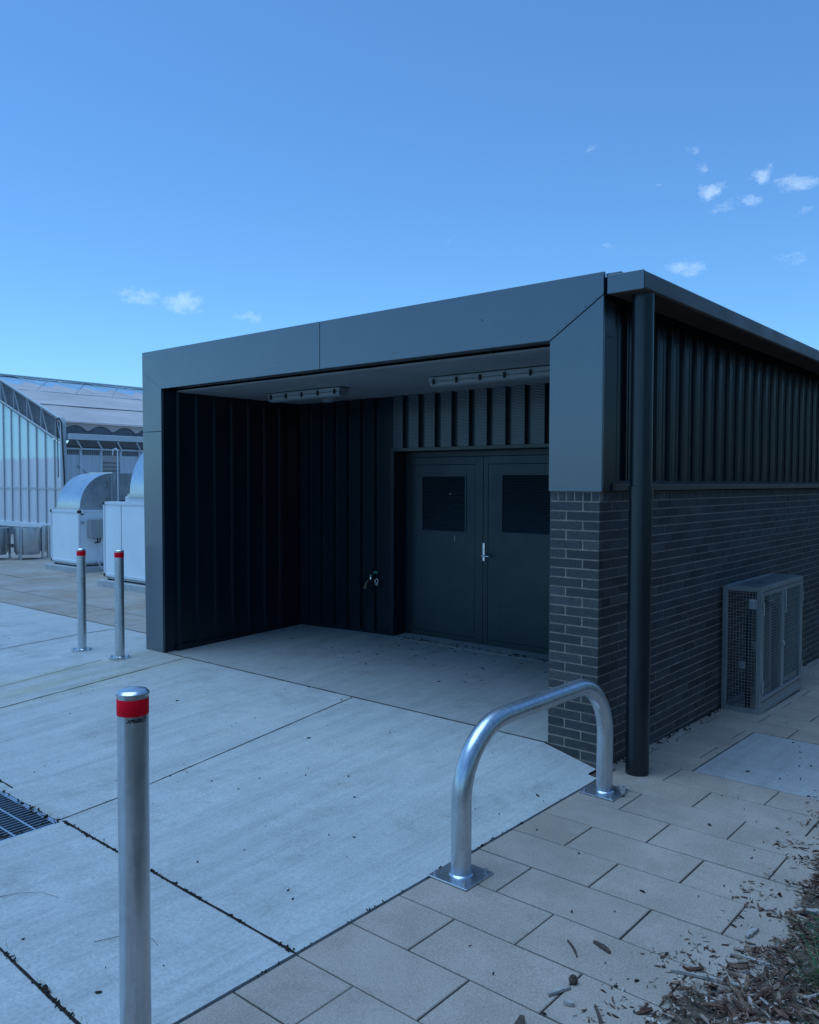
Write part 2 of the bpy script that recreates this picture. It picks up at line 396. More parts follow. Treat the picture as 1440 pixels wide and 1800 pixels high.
for i in range(90):   # litter collected at the foot of the brick wall
    y=ru(.2,2.3) if rnd()<.8 else ru(2.3,6); x=abs(random.gauss(0,.03))+.0
    l=ru(.006,.03); chip(LT,x,y,G(.1,y)+.006,l,l*ru(.2,.5),.006,ru(0,6.3),ru(-.4,.4))
LT.build('leaf_litter','darkchips',kind='stuff')
# long thin twigs lying on the concrete
def twig(name,pts,r,label,mat='barkd'):
    pts=[(x,y,G(x,y)+h) for x,y,h in pts]
    return tag(MB().tube(pts,r,6,r2=r*.5).build(name,mat,smooth=True),label,'twig')
twig('twig',[(-.60,-3.03,.003),(-.555,-2.955,.008),(-.50,-2.90,.011),(-.44,-2.875,.008),(-.39,-2.88,.003)],.0013,'thin curved twig on the concrete beside the banded bollard post')
twig('twig',[(-1.25,-3.14,.003),(-1.20,-3.05,.007),(-1.13,-2.98,.008),(-1.04,-2.95,.003)],.0012,'hair-thin bent twig on the concrete at the frame edge below the drain')

# ------------------------------------------------------------ drain
dr=thing('drain_grate','galvanised steel drain grate set into the concrete yard','drain',(-2.14,-2.87,-.1))
zt=-.104
mb=MB()
x=-2.46
while x<-1.81:
    mb.box(x-.002,x+.002,-3.165,-2.57,zt-.03,zt); x+=.0345
mb.build('bearing_bar','galv',dr)
mb=MB(); y=-3.10
while y<-2.57:
    mb.box(-2.465,-1.815,y-.0045,y+.0045,zt-.008,zt+.0015); y+=.105
mb.build('cross_bar','galv',dr)
f=MB(); f.box(-2.478,-2.466,-3.178,-2.558,-.14,-.101).box(-1.814,-1.802,-3.178,-2.558,-.14,-.101).box(-2.466,-1.814,-2.569,-2.558,-.14,-.101).box(-2.466,-1.814,-3.178,-3.167,-.14,-.101)
f.build('rim','galv',dr)
p=MB(); a=(-2.48,-1.80,-3.18,-2.555)
p.add([(a[0],a[2],-.34),(a[1],a[2],-.34),(a[1],a[3],-.34),(a[0],a[3],-.34),(a[0],a[2],-.105),(a[1],a[2],-.105),(a[1],a[3],-.105),(a[0],a[3],-.105)],[(0,1,2,3),(0,4,5,1),(1,5,6,2),(2,6,7,3),(3,7,4,0)])
p.build('pit','dirt',dr)
lf=MB()
for i in range(60):
    x=ru(-2.46,-1.82); y=random.choice([-2.575,-3.16])+ru(-.015,.015)
    if rnd()<.4: x=-1.83+ru(-.04,.01); y=ru(-3.1,-2.6)
    l=ru(.01,.035); chip(lf,x,y,zt+.001-ru(0,.006),l,l*.5,.006,ru(0,6.3))
lf.build('drain_litter','darkchips',kind='stuff')

# ------------------------------------------------------------ paving
MB().add([(.05,-60,-.125),(4,-60,-.125),(4,0,-.125),(.05,0,-.125)],[(0,1,2,3)]).add([(-.3,0,-.125),(4,0,-.125),(4,8,-.318),(-.3,8,-.318)],[(0,1,2,3)]).add([(-.3,8,-.318),(4,8,-.318),(4,60,-.318),(-.3,60,-.318)],[(0,1,2,3)]).build('paving_bed','dirt',kind='structure')
def paver(mb,x0,x1,y0,y1,g=.0038,ch=.0032):
    x0+=g+ru(-.001,.001);x1-=g+ru(-.001,.001);y0+=g+ru(-.001,.001);y1-=g+ru(-.001,.001)
    dz=ru(-.0012,.0012); tx=ru(-.0015,.0015)
    def z(x,y): return G(max(x,.001),y if y<=0 else y)+dz+tx*(x-x0)
    if x1-x0<.03 or y1-y0<.03: return
    c=[(x0,y0),(x1,y0),(x1,y1),(x0,y1)]; i=[(x0+ch,y0+ch),(x1-ch,y0+ch),(x1-ch,y1-ch),(x0+ch,y1-ch)]
    vs=[(p[0],p[1],z(*p)) for p in i]+[(p[0],p[1],z(*p)-ch*.8) for p in c]+[(p[0],p[1],z(*p)-.04) for p in c]
    mb.add(vs,[(0,1,2,3)]+[(4+k,4+(k+1)%4,(k+1)%4,k) for k in range(4)]+[(8+k,8+(k+1)%4,4+(k+1)%4,4+k) for k in range(4)])

yl=[-.175+.2975*k if k>=0 else -.175+.2995*k for k in range(-20,28)]
PV=MB()
for k in range(len(yl)-1):
    y0,y1=yl[k],yl[k+1]; par=(k-20)%2   # k==20 is the row that starts at -.175
    xs0=.06 if y1<.2 else -.012
    cuts=[.657+.588*n for n in range(-2,3)] if par==0 else [.363+.588*n for n in range(-2,4)]
    segs=[xs0]+[c for c in cuts if xs0+.04<c<1.9]
    segs.append(1.85 if segs[-1]<1.8 else segs[-1]+.1)
    if y0>6.2: break
    for a,b in zip(segs[:-1],segs[1:]):
        # the poured patch replaces some pavers
        if y0>.40 and y1<1.65:
            if a>=.42: continue
            if b>.43: b=.425
        paver(PV,a,b,y0,y1)
PV.build('paved_path','paver',kind='structure')
def pz(y): return G(.5,y)
MB().add([(.433,.425,pz(.425)-.002),(2.2,.425,pz(.425)-.002),(2.2,1.60,pz(1.6)-.002),(.433,1.60,pz(1.6)-.002),(.433,.425,-.2),(2.2,.425,-.2),(2.2,1.60,-.2),(.433,1.60,-.2)],[(0,1,2,3),(0,4,5,1),(3,2,6,7),(0,3,7,4)]).build('patch_slab','patch',kind='structure')

# ------------------------------------------------------------ mulch bed
def ME(y): return 1.37+.09*noise.noise(Vector((y*1.3,3.1,0)))+.05*noise.noise(Vector((y*4,1.1,0)))-.12*sm(-1.4,-2.4,y)+.0*sm(0,2,y)
mb=MB(); xs=[1.08+.05*i for i in range(20)]+[2.2,2.5,3,4,6,9,14,25,60]; ys=[-30,-12,-8,-6]+[-5+.06*i for i in range(170)]+[6,8,12,30]
vs=[]
for y in ys:
    for x in xs:
        e=ME(y); h=-.022+.05*sm(e-.22,e+.35,x)+.02*sm(e-.1,e+.2,x)*noise.noise(Vector((x*6,y*6,1)))+.5*sm(2.2,9,x)*.3
        vs.append((x,y,G(1,y)+h))
nx=len(xs)
mb.add(vs,[(j*nx+i,j*nx+i+1,(j+1)*nx+i+1,(j+1)*nx+i) for j in range(len(ys)-1) for i in range(nx-1)])
mb.build('garden_bed','soil',kind='structure',smooth=True)
def bedz(x,y):
    e=ME(y); h=-.022+.05*sm(e-.22,e+.35,x)+.02*sm(e-.1,e+.2,x)*noise.noise(Vector((x*6,y*6,1)))
    return G(1,y)+max(h,.0)
CH=MB(); cnt=0
while cnt<36000:
    y=ru(-2.9,2.6) if rnd()<.93 else ru(-5,8); x=ru(.85,2.35)
    e=ME(y); dn=sm(e-.34,e+.10,x)
    dn*= .75+.5*noise.noise(Vector((x*4,y*4,7)))
    if x<e: dn*= cl(.34+1.6*noise.noise(Vector((x*7,y*7,2))),.02,1)
    if rnd()>dn: continue
    cnt+=1; k=rnd()
    l=ru(.006,.022) if k<.74 else (ru(.022,.05) if k<.97 else ru(.05,.11))
    if x<e-.08: l=min(l,.028)
    w=l*ru(.10,.36); h=w*ru(.25,.6)
    chip(CH,x,y,bedz(x,y)+ru(.002,.026)*(1 if x>e else .2),l,min(w,.02),min(h,.008),ru(0,6.3),random.gauss(0,.28),random.gauss(0,.5))
CH.build('bark_mulch','chips',kind='stuff')
GB=MB()
def blade(mb,x,y,z,h,lean,az,w=.003):
    n=5; vs=[]; d=Vector((math.cos(az),math.sin(az),0)); p=Vector((-d.y,d.x,0))
    for i in range(n+1):
        t=i/n; c=Vector((x,y,z))+Vector((0,0,h*(t-.25*t*t*lean)))+d*(lean*h*t*t)
        ww=w*(1-t)**.7
        vs+= [c-p*ww,c+p*ww]
    mb.add(vs,[(2*i,2*i+1,2*i+3,2*i+2) for i in range(n)])
for (cx,cy,nb,hh) in [(1.66,-1.25,170,.19),(1.70,-1.58,170,.19),(1.70,-.98,60,.14),(1.85,-1.2,110,.18),(1.80,-.8,60,.14),(2.0,-1.7,110,.2),(1.80,-1.9,60,.14),(1.9,.3,60,.14),(5e-1+1.2,.9,30,.1)]:
    for i in range(nb):
        a=ru(0,6.28); r=abs(random.gauss(0,.05)); blade(GB,cx+r*math.cos(a),cy+r*math.sin(a),bedz(cx,cy)-.005,hh*ru(.45,1.1),ru(.3,1.3),a+ru(-.6,.6),ru(.0015,.0032))
for i in range(60):   # weeds in the near joint
    t=rnd(); x=-2.2+2.2*t; y=-3.2-.11*t+ru(-.008,.008); blade(GB,x,y,G(x,y),ru(.01,.03),ru(.2,1),ru(0,6.3),.001)
GB.build('grass_tufts','grass',kind='stuff')
# larger pieces of bark one can point at
def bark(name,x,y,l,w,h,rz,mat,label,cat='bark chip',dz=0.):
    mb=MB(); n=7; vs=[]; m=Matrix.Translation((x,y,(bedz(x,y) if x>1.1 else G(max(x,.001),y))+h*.5+.002+dz))@Matrix.Rotation(rz,4,'Z')
    for i in range(n+1):
        t=i/n; ww=w*(.35+.65*math.sin(math.pi*min(max(t,.08),.94)))*ru(.8,1.15); b=math.sin(t*3)*l*.05
        for sx,sz in ((-.5,-.5),(.5,-.5),(.42,.5),(-.42,.5)):
            vs.append(m@Vector(((t-.5)*l,b+sx*ww,sz*h*ru(.7,1.1))))
    fs=[(0,1,2,3)[::-1],tuple(4*n+k for k in range(4))]
    for i in range(n):
        for k in range(4): fs.append((4*i+k,4*i+(k+1)%4,4*i+4+(k+1)%4,4*i+4+k))
    mb.add(vs,fs); return tag(mb.build(name,mat),label,cat)
bark('bark_chip',.262,-.235,.15,.035,.012,-1.0,'bark','pale splintered bark piece resting on the far base plate of the hoop','bark chip',.009)
bark('bark_chip',.93,-1.78,.085,.024,.010,-.35,'barkd','brown almond-shaped bark chip on the pavers clear of the mulch')
bark('bark_chip',.845,-1.86,.11,.010,.007,-.75,'barkd','thin dark bark sliver on the pavers beside the almond-shaped chip')
bark('bark_chip',.945,-2.13,.095,.020,.010,1.15,'bark','pale split bark stick pointing at a round seed pod on the pavers')
bark('bark_chip',1.005,-2.17,.035,.026,.012,.3,'bark','short whitish bark cube on the pavers beside the split stick')
bark('bark_chip',.94,-2.40,.13,.04,.014,-1.3,'barkd','thick brown bark chunk on the pavers at the bottom of the picture')
bark('bark_chip',1.12,-2.18,.14,.014,.009,-.95,'barkd','long dark bark strip on the pavers close to the mulch edge')
bark('bark_chip',1.40,-1.50,.15,.018,.012,.1,'bark','curved bone-white bark strip in the mulch nearest the pavers')
bark('bark_chip',1.36,-1.72,.34,.014,.012,.22,'bark','long straight grey stick across the mulch edge')
bark('bark_chip',1.56,-1.95,.24,.035,.016,.9,'bark','broad grey forked wood piece in the mulch at the frame bottom')
bark('bark_chip',1.34,-1.30,.09,.028,.012,1.4,'bark','short white wood chip standing out at the sandy mulch edge')
bark('bark_chip',1.50,-.98,.20,.03,.012,.6,'bark','flat grey timber sliver in the mulch beside the grass')
sp=thing('seed_pod','round dark seed pod lying on the pavers near a split stick','seed pod',(.955,-2.05,-.1))
MB().lathe([(0,0),(.010,.001),(.016,.008),(.017,.016),(.013,.024),(.006,.027)],(.955,-2.05,-.1),16).build('husk','barkd',sp,smooth=True)
MB().lathe([(.003,.024),(.009,.028),(.011,.026)],(.955,-2.05,-.1),12).build('cap','darkchips',sp,smooth=True)

# ------------------------------------------------------------ the building
B=thing('utility_building','low dark slate clad building with an open entrance recess and brick base','building',(-2.5,4,0))
XL,XI,XR=-5.06,-4.732,0.0
XP=-.372
ZT,ZH,ZB=2.985,2.605,1.642
sg=.0025
# portal cladding panels
dep=.016
MB().prism([(XL,2.80+.0),(XI,ZH),(-2.493-sg,ZH),(-2.493-sg,ZT),(XL,ZT)],1,-.012,dep).build('header_panel','portal',B,.001)
MB().prism([(-2.493+sg,ZH),(XP,ZH),(XR,2.848),(XR,ZT),(-2.493+sg,ZT)],1,-.012,dep).build('header_panel','portal',B,.003)
MB().prism([(XL,2.7985),(XL+.004,2.19+sg),(XI,2.19+sg),(XI,ZH-.0015)],1,-.0115,dep).build('leg_panel','portal',B,.001)
MB().prism([(XL+.002,2.19-sg),(XL+.03,-.06),(XI,-.06),(XI,2.19-sg)],1,-.012,dep).build('leg_panel','portal',B,.003)
MB().prism([(XP+.0,ZB),(XR,ZB),(XR,2.843),(XP,ZH-.005)],1,-.010,dep).build('leg_panel','portal',B,.003)
MB().box(XL+.03,XI-.004,dep,.14,-.06,2.80).build('leg_return','clad',B,.002)
MB().box(XI-.004,-.30,dep,.14,ZH+.006,2.90).build('header_return','clad',B,.002)
MB().box(XP+.004,XR-.003,dep,.15,ZB+.001,2.60).build('leg_return','clad',B,.002)
for t_ in (.15,.32,.5,.68,.86):
    x=XP+(XR-XP)*t_; z=ZH+(2.845-ZH)*t_+.018; mb=MB().lathe([(0,0),(.004,0),(.004,.002),(0,.003)],(0,0,0),8)
    mb.v=[(x+a[0],-.012-a[2],z+a[1]) for a in mb.v]; mb.build('rivet','black',B)
for (x,z) in [(-4.97,2.72),(-5.0,2.60),(-.9,2.80),(-3.0,2.70),(-1.7,2.66)]:
    MB().box(x-.004,x+.004,-.014,-.012,z-.004,z+.004).build('screw','black',B)
# ceiling of the recess
ce=MB()
for a,b in [(XI,-3.30),(-3.30,-2.12),(-2.12,-.93),(-.93,-.3)]:
    ce.box(a+.002,b-.002,.165,D+.02,2.585,2.60)
ce.build('ceiling','ceil',B)
MB().box(XI,-.3,.14,D,2.615,2.63).build('ceiling_void','void',B)
# ribbed sheets
def rib_profile(a,b,pitch,flat,depth,base,out):
    # returns profile points (u, v) : v = base or base+out*depth
    pts=[(a,base)]; u=a+.02
    while u+pitch<b:
        e=.010
        pts+=[(u,base),(u+e,base+out*depth),(u+e+flat,base+out*depth),(u+2*e+flat,base)]
        u+=pitch
    pts.append((b,base)); return pts
def micro(pr,amp,n):  return pr
def ribwall(name,pts,axis_plane,z0,z1,mat,parent,thick=.02):
    mb=MB()
    vs=[]; n=len(pts)
    # vertical sheet: pts are (u,v); axis_plane 'y' -> u is x, v is y ; 'x' -> u is y, v is x
    def P(p,z): return (p[0],p[1],z) if axis_plane=='y' else (p[1],p[0],z)
    mb.add([P(p,z0) for p in pts]+[P(p,z1) for p in pts],[(i,i+1,n+i+1,n+i) for i in range(n-1)])
    o=mb.build(name,mat,parent); return o
# vertical swaging is real: fine horizontal ripple on the pans
def ripple(name,base):
    m=M[base].copy(); m.name=name; t=m.node_tree; b=t.nodes['Principled BSDF']
    for l in list(b.inputs['Roughness'].links): t.links.remove(l)
    b.inputs['Roughness'].default_value=.24; b.inputs['Specular IOR Level'].default_value=.85
    g=t.nodes.new('ShaderNodeNewGeometry'); s=t.nodes.new('ShaderNodeSeparateXYZ'); t.links.new(g.outputs['Position'],s.inputs[0])
    ma=t.nodes.new('ShaderNodeMath'); ma.operation='MULTIPLY'; ma.inputs[1].default_value=2*math.pi/.014; t.links.new(s.outputs['Z'],ma.inputs[0])
    si=t.nodes.new('ShaderNodeMath'); si.operation='SINE'; t.links.new(ma.outputs[0],si.inputs[0])
    bp=t.nodes.new('ShaderNodeBump'); bp.inputs['Strength'].default_value=.5; bp.inputs['Distance'].default_value=.0012
    t.links.new(si.outputs[0],bp.inputs['Height']); t.links.new(bp.outputs[0],b.inputs['Normal']); M[name]=m
M['clad_lit']=paint('slate_paint_lit',(.010,.026,.036),.24,.03,.7,.12)  # same cladding paint, base lightened to carry reflected sky and bounce light
ripple('clad_lit_ripple','clad_lit')
# left wall of the recess (faces +x), back wall (faces -y)
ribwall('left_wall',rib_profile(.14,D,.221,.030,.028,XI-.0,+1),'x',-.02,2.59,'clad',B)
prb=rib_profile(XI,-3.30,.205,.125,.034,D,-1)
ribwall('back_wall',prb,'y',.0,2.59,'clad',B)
pr2=[]; u=-3.262; base=D
pr2=[(-3.30,D)]
u=-3.275
while u<-.3:
    pr2+=[(u,D),(u+.006,D-.048),(u+.131,D-.048),(u+.137,D)]; u+=.2085
pr2.append((-.2,D))
ribwall('back_wall',pr2,'y',2.045,2.59,'clad_lit_ripple',B)
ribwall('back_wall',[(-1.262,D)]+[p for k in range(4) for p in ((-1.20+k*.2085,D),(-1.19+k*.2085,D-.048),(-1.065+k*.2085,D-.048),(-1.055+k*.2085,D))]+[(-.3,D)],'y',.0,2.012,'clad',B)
MB().box(-1.262,-1.225,D-.052,D+.16,.06,2.012).box(-3.305,-3.262,D-.052,D+.16,.06,2.045).box(-3.262,-.3,D-.052,D+.16,2.012,2.045).build('door_surround','clad',B,.002)
MB().box(XI,-3.305,D-.036,D-.002,.03,.115).build('base_flashing','clad',B)
MB().box(XI+.001,XI+.036,.14,D-.036,-.03,.06).build('base_flashing','clad',B)
# outer shell: left wall, rear, roof
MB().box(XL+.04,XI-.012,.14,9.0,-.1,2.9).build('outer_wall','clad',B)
MB().box(XL+.04,-.08,DOORY+.10,9.0,-.1,2.84).build('core_wall','void',B)
MB().box(-.34,-.10,.15,DOORY+.1,-.12,2.62).build('inner_wall','clad',B)
MB().box(XL+.05,-.001,dep,9.0,2.902,2.95).build('roof','gutter',B)
MB().box(-.0,.095,.02,.3,2.955,2.978).build('roof_cap','portal',B,.003)
# ---- doors
MB().box(-3.262,-1.25,DOORY+.03,DOORY+.10,.06,2.012).build('door_backing','void',B)
MB().box(-3.262,-3.198,DOORY-.0,DOORY+.03,.07,2.010).box(-3.198,-1.31,DOORY,DOORY+.03,1.955,2.010).box(-1.31,-1.25,DOORY,DOORY+.03,.07,2.010).build('door_frame','door',B,.003)
def leaf(x0,x1,lx0,lx1,lz0,lz1,stileL,stileR,handle=False):
    z0,z1=.085,1.952
    mb=MB(); y0=DOORY+.004; y1=DOORY+.028
    # stiles and rails proud of the sheet
    mb.box(x0,x0+stileL,y0,y1,z0,z1).box(x1-stileR,x1,y0,y1,z0,z1).box(x0+stileL,x1-stileR,y0,y1,1.876,z1).box(x0+stileL,x1-stileR,y0,y1,z0,.162)
    d=mb.build('door','door',B,.0025)
    s=MB(); ax0,ax1=x0+stileL+.003,x1-stileR-.003; az0,az1=.165,1.873; yy0=DOORY+.007; yy1=DOORY+.024
    s.box(ax0,lx0,yy0,yy1,az0,az1).box(lx1,ax1,yy0,yy1,az0,az1).box(lx0,lx1,yy0,yy1,az0,lz0).box(lx0,lx1,yy0,yy1,lz1,az1)
    s.build('door_sheet','door',d,.001)
    l=MB(); fr=.014
    l.box(lx0-.004,lx0+fr,DOORY+.001,DOORY+.02,lz0-.004,lz1+.004).box(lx1-fr,lx1+.004,DOORY+.001,DOORY+.02,lz0-.004,lz1+.004).box(lx0+fr,lx1-fr,DOORY+.001,DOORY+.02,lz1-fr,lz1+.004).box(lx0+fr,lx1-fr,DOORY+.001,DOORY+.02,lz0-.004,lz0+fr)
    z=lz0+.018
    while z<lz1-.024:
        l.add([(lx0+fr,DOORY+.004,z),(lx1-fr,DOORY+.004,z),(lx1-fr,DOORY+.016,z+.021),(lx0+fr,DOORY+.016,z+.021),(lx0+fr,DOORY+.006,z-.0015),(lx1-fr,DOORY+.006,z-.0015),(lx1-fr,DOORY+.018,z+.0195),(lx0+fr,DOORY+.018,z+.0195)],[(0,1,2,3),(7,6,5,4),(0,4,5,1)])
        z+=.0255
    l.build('louvre','door',d)
    if handle:
        h=MB(); hx=x0+.012
        h.box(hx-.013,hx+.013,DOORY-.006,DOORY+.004,.930,1.108); h.build('handle_plate','chrome',d,.003)
        k=MB(); k.tube([(hx,DOORY-.005,.985),(hx,DOORY-.045,.985),(hx+.01,DOORY-.052,.985),(hx+.095,DOORY-.052,.983)],.0085,12); k.lathe([(.011,0),(.011,.006)],(hx,DOORY-.012,1.045),12); k.build('handle','chrome',d,smooth=True)
    return d
leaf(-3.195,-2.272,-3.047,-2.477,1.192,1.770,.012,.098)
leaf(-2.268,-1.315,-2.060,-1.490,1.207,1.780,.054,.02,True)
MB().box(-2.612,-2.607,DOORY-.003,DOORY+.006,1.105,1.16).build('scratch_plate','cage',B)
MB().box(-2.676,-2.668,DOORY-.002,DOORY+.01,1.575,1.585).build('screw','steel',B)
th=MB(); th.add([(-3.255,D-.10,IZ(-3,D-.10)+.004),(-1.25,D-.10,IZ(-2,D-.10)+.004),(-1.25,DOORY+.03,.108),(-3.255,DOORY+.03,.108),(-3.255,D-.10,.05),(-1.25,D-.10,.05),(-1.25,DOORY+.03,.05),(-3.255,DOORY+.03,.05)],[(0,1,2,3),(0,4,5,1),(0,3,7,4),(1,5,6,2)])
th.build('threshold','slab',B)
# ---- side: upper cladding, flashing, gutter, soffit
pr=[(.15,-.075)]; u=.185
while u<8.8:
    pr+=[(u,-.075),(u+.005,-.052),(u+.021,-.052),(u+.026,-.075),(u+.075,-.075),(u+.078,-.070),(u+.086,-.070),(u+.089,-.075),(u+.155,-.075),(u+.158,-.070),(u+.166,-.070),(u+.169,-.075)]; u+=.2405
pr.append((9.0,-.075))
ribwall('side_cladding',pr,'x',1.69,2.84,'clad',B)
MB().box(-.09,-.001,.001,.15,2.60,2.84).build('corner_infill','clad',B)
fl=MB(); fl.prism([(-.08,1.715),(-.034,1.708),(.022,1.690),(.022,1.648),(-.08,1.648)],1,.152,9.0); fl.build('flashing','gutter',B,.002)
g=MB(); g.prism([(.03,2.842),(.252,2.842),(.262,2.852),(.262,2.945),(.256,2.953),(.248,2.953),(.248,2.86),(.03,2.86)],1,-.004,9.0)
g.build('gutter','gutter',B,.002)
MB().box(.024,.259,-.010,-.004,2.845,2.957).build('gutter_end','portal',B,.002)
MB().box(-.002,.024,.004,.2,2.846,2.95).build('gutter_joint','void',B)
MB().box(-.3,-.004,dep,.14,2.85,2.905).build('header_return','clad',B)
MB().box(-.08,.03,.0,9.0,2.838,2.846).build('soffit','void',B)  # near-black colour stands in for the shade under the eave
# ---- brickwork: real bricks on a mortar core
ZB0=1.640; CP=.0606
BX,BY=-.018,.004        # face planes (x of the side face, y of the front face)
def bricks(mb,side,u0,u1,zlow,first_half):
    n=27; 
    for c in range(0,n+5):
        zt=ZB0-c*CP; zb=zt-CP
        if zt<zlow: break
        if c==0:
            L=.0585; off=0
        else:
            L=.2355; off=(0 if (c+first_half)%2 else -.1175)
        u=u0+off
        while u<u1-.01:
            a=max(u,u0); b=min(u+L,u1)
            if b-a>.018:
                a2=a+.005 if a>u0+.001 else a; b2=b-.005 if b<u1-.001 else b
                dd=ru(-.0012,.0012)
                if side=='f': mb.box(a2,b2,BY+dd,BY+.05,zb+.0045,zt-.0045)
                else: mb.box(BX-.05,BX+dd,a2,b2,zb+.0045,zt-.0045)
            u+=L
pb=MB(); bricks(pb,'f',-.370,BX,-.2,0); pb.build('brick_pier','brick',B,.0015,seg=1)
pb=MB(); bricks(pb,'s',.055,8.8,-.42,1); pb.build('brick_wall','brick',B,.0015,seg=1)
pb=MB()   # return of the pier into the recess, mostly hidden
for c in range(28):
    zt=ZB0-c*CP
    for a,b in ([(.055,.285)] if c%2 else [(.055,.165),(.175,.34)]): pb.box(-.3705,-.33,a,b,zt-CP+.0045,zt-.0045)
pb.build('brick_return','brick',B,.0015,seg=1)
mm=MB(); mm.box(-.366,BX-.003,BY+.003,.35,-.4,ZB0-.001); mm.box(-.12,BX-.003,.35,8.8,-.5,ZB0-.001)
mm.build('mortar','mortar',B)
# ---- downpipe
PX,PY=.187,.140
dp=MB(); dp.lathe([(.071,-.14),(.071,1.665),(.066,1.668),(.066,2.842)],(PX,PY,0),36); d=dp.build('downpipe','pipe',B,smooth=True)
c=MB(); c.lathe([(.0735,1.60),(.0735,1.675),(.067,1.679)],(PX,PY,0),36); c.build('pipe_collar','pipe',d,smooth=True)
# ------------------------------------------------------------ things fixed in the recess
def batten(x0,x1,label,n):
    t=thing('batten_light',label,'light fitting',((x0+x1)/2,.86,2.585),'weatherproof batten lights under the recess ceiling')
    b=MB(); b.prism([(.79,2.578),(.80,2.54),(.92,2.54),(.93,2.578)],0,x0,x1); b.build('housing','fitting',t,.006)
    d=MB(); d.prism([(.795,2.539),(.803,2.508),(.83,2.496),(.89,2.496),(.917,2.508),(.925,2.539)],0,x0+.01,x1-.01); d.build('diffuser','fitting',t,.006)
    for k in range(n):
        x=x0+.06+(x1-x0-.12)*k/(n-1)
        c=MB(); c.box(x-.008,x+.008,.780,.797,2.515,2.560); c.build('clip','black',t,.002)
    for x in (x0+.16,x1-.16):
        c=MB(); c.box(x-.03,x+.03,.80,.92,2.575,2.586); c.build('mount','black',t)
    return t
batten(-4.10,-3.08,'short grey batten light above the left part of the recess floor',5)
batten(-2.02,-.72,'long grey batten light above the double doors',6)
t=thing('motion_sensor','small round motion sensor on the ceiling beyond the shorter batten light','sensor',(-3.86,1.42,2.585))
MB().lathe([(.095,0),(.095,-.02),(.08,-.03)][::-1],(-3.86,1.42,2.585),28).build('sensor_base','fitting',t,smooth=True)
MB().lathe([(0,-.062),(.04,-.058),(.066,-.045),(.075,-.03)],(-3.86,1.42,2.585),28).build('sensor_dome','fitting',t,smooth=True)
TY=D-.031
t=thing('garden_tap','brass tap with padlocked chrome handle low on the dark back wall','tap',(-3.55,TY,.66))
b=MB(); b.tube([(-3.545,TY,.66),(-3.545,TY-.05,.66),(-3.565,TY-.085,.655),(-3.58,TY-.10,.62),(-3.582,TY-.10,.59)],.012,10); b.lathe([(.022,0),(.022,.012)],(-3.582,TY-.10,.578),12); b.build('spout','brass',t,smooth=True)
b=MB(); b.lathe([(.012,0),(.010,.03),(.004,.031),(.004,.05)],(-3.55,TY-.055,.668),12); b.box(-3.575,-3.525,TY-.062,TY-.048,.715,.722); b.build('handle','chrome',t,.002)
b=MB(); b.tube([(-3.50+.022*math.cos(a/10*6.283),TY-.02,.655+.022*math.sin(a/10*6.283)) for a in range(11)],.005,8); b.box(-3.52,-3.48,TY-.025,TY-.008,.605,.632); b.build('padlock','chrome',t,.002)
tag(MB().box(-3.555,-3.505,TY-.003,TY-.0005,.728,.752).build('tap_sign','green'),'tiny green rectangular sign above the brass tap','sign')

# ------------------------------------------------------------ hoop barrier
hp=thing('hoop_barrier','galvanised steel tube hoop barrier bolted down at the paver edge','barrier',(.17,-.98,-.1))
rt=.047; a=Vector((.160,-1.655,-.1)); b=Vector((.183,-.290,-.1)); dv=(b-a).normalized(); ztop=.568; RB=.33
pts=[a+Vector((0,0,.006)),a+Vector((0,0,.30))]
for i in range(17):
    t=math.pi/2*i/16; pts.append(a+dv*(RB-RB*math.cos(t))+Vector((0,0,ztop+.1-RB+RB*math.sin(t))))
for i in range(17):
    t=math.pi/2*(1-i/16); pts.append(b-dv*(RB-RB*math.cos(t))+Vector((0,0,ztop+.1-RB+RB*math.sin(t))))
pts+=[b+Vector((0,0,.30)),b+Vector((0,0,.006))]
MB().tube(pts,rt,28).build('hoop_tube','galv',hp,smooth=True)
for c in (a,b):
    bp=MB(); bp.box(c.x-.108,c.x+.108,c.y-.108,c.y+.108,-.099,-.091); pl=bp.build('base_plate','galv',hp,.002)
    w=MB(); w.lathe([(rt+.009,0),(rt+.003,.007),(rt,.008)],(c.x,c.y,-.091),28); w.build('weld','galv',pl,smooth=True)
    bo=MB()
    for sx in (-1,1):
        for sy in (-1,1):
            q=(c.x+sx*.083,c.y+sy*.083,-.091)
            bo=MB(); bo.lathe([(.013,0),(.013,.002),(.009,.0025),(.009,.011),(.0055,.0115),(.0055,.020),(0,.021)],q,6); bo.build('bolt','steel',pl)

# ------------------------------------------------------------ bollards
def bollard(loc,r,z0,z1,label,flange,near=False):
    x,y=loc; t=thing('bollard',label,'bollard',(x,y,z0),'galvanised bollards with a red band')
    n=48 if near else 28; h=z1-z0
    MB().lathe([(r,0),(r,h-.004)],(x,y,z0),n).build('post','galv',t,smooth=True)
    MB().lathe([(r+.0016,h-.012),(r+.003,h-.008),(r+.0025,h-.003),(r-.004,h+.004),(r*.75,h+.0065),(r*.3,h+.008),(0,h+.0085)],(x,y,z0),n).build('cap','galv',t,smooth=True)
    MB().lathe([(r+.0004,h-.068),(r+.001,h-.067),(r+.001,h-.020),(r+.0004,h-.019)],(x,y,z0),n).build('red_band','red',t,smooth=True)
    if flange:
        f=MB().lathe([(.104,0),(.104,.009),(r+.006,.010),(r,.016)],(x,y,z0),36).build('flange','galv',t,smooth=True)
        for k in range(4):
            a=.785+k*1.5708; MB().lathe([(.012,0),(.012,.008),(.006,.009),(.006,.016)],(x+.08*math.cos(a),y+.08*math.sin(a),z0+.009),6).build('bolt','steel',f)
    return t
bollard((-5.565,-.410),.043,-.020,1.012,'bollard farther out in the yard, left one of the distant pair',True)
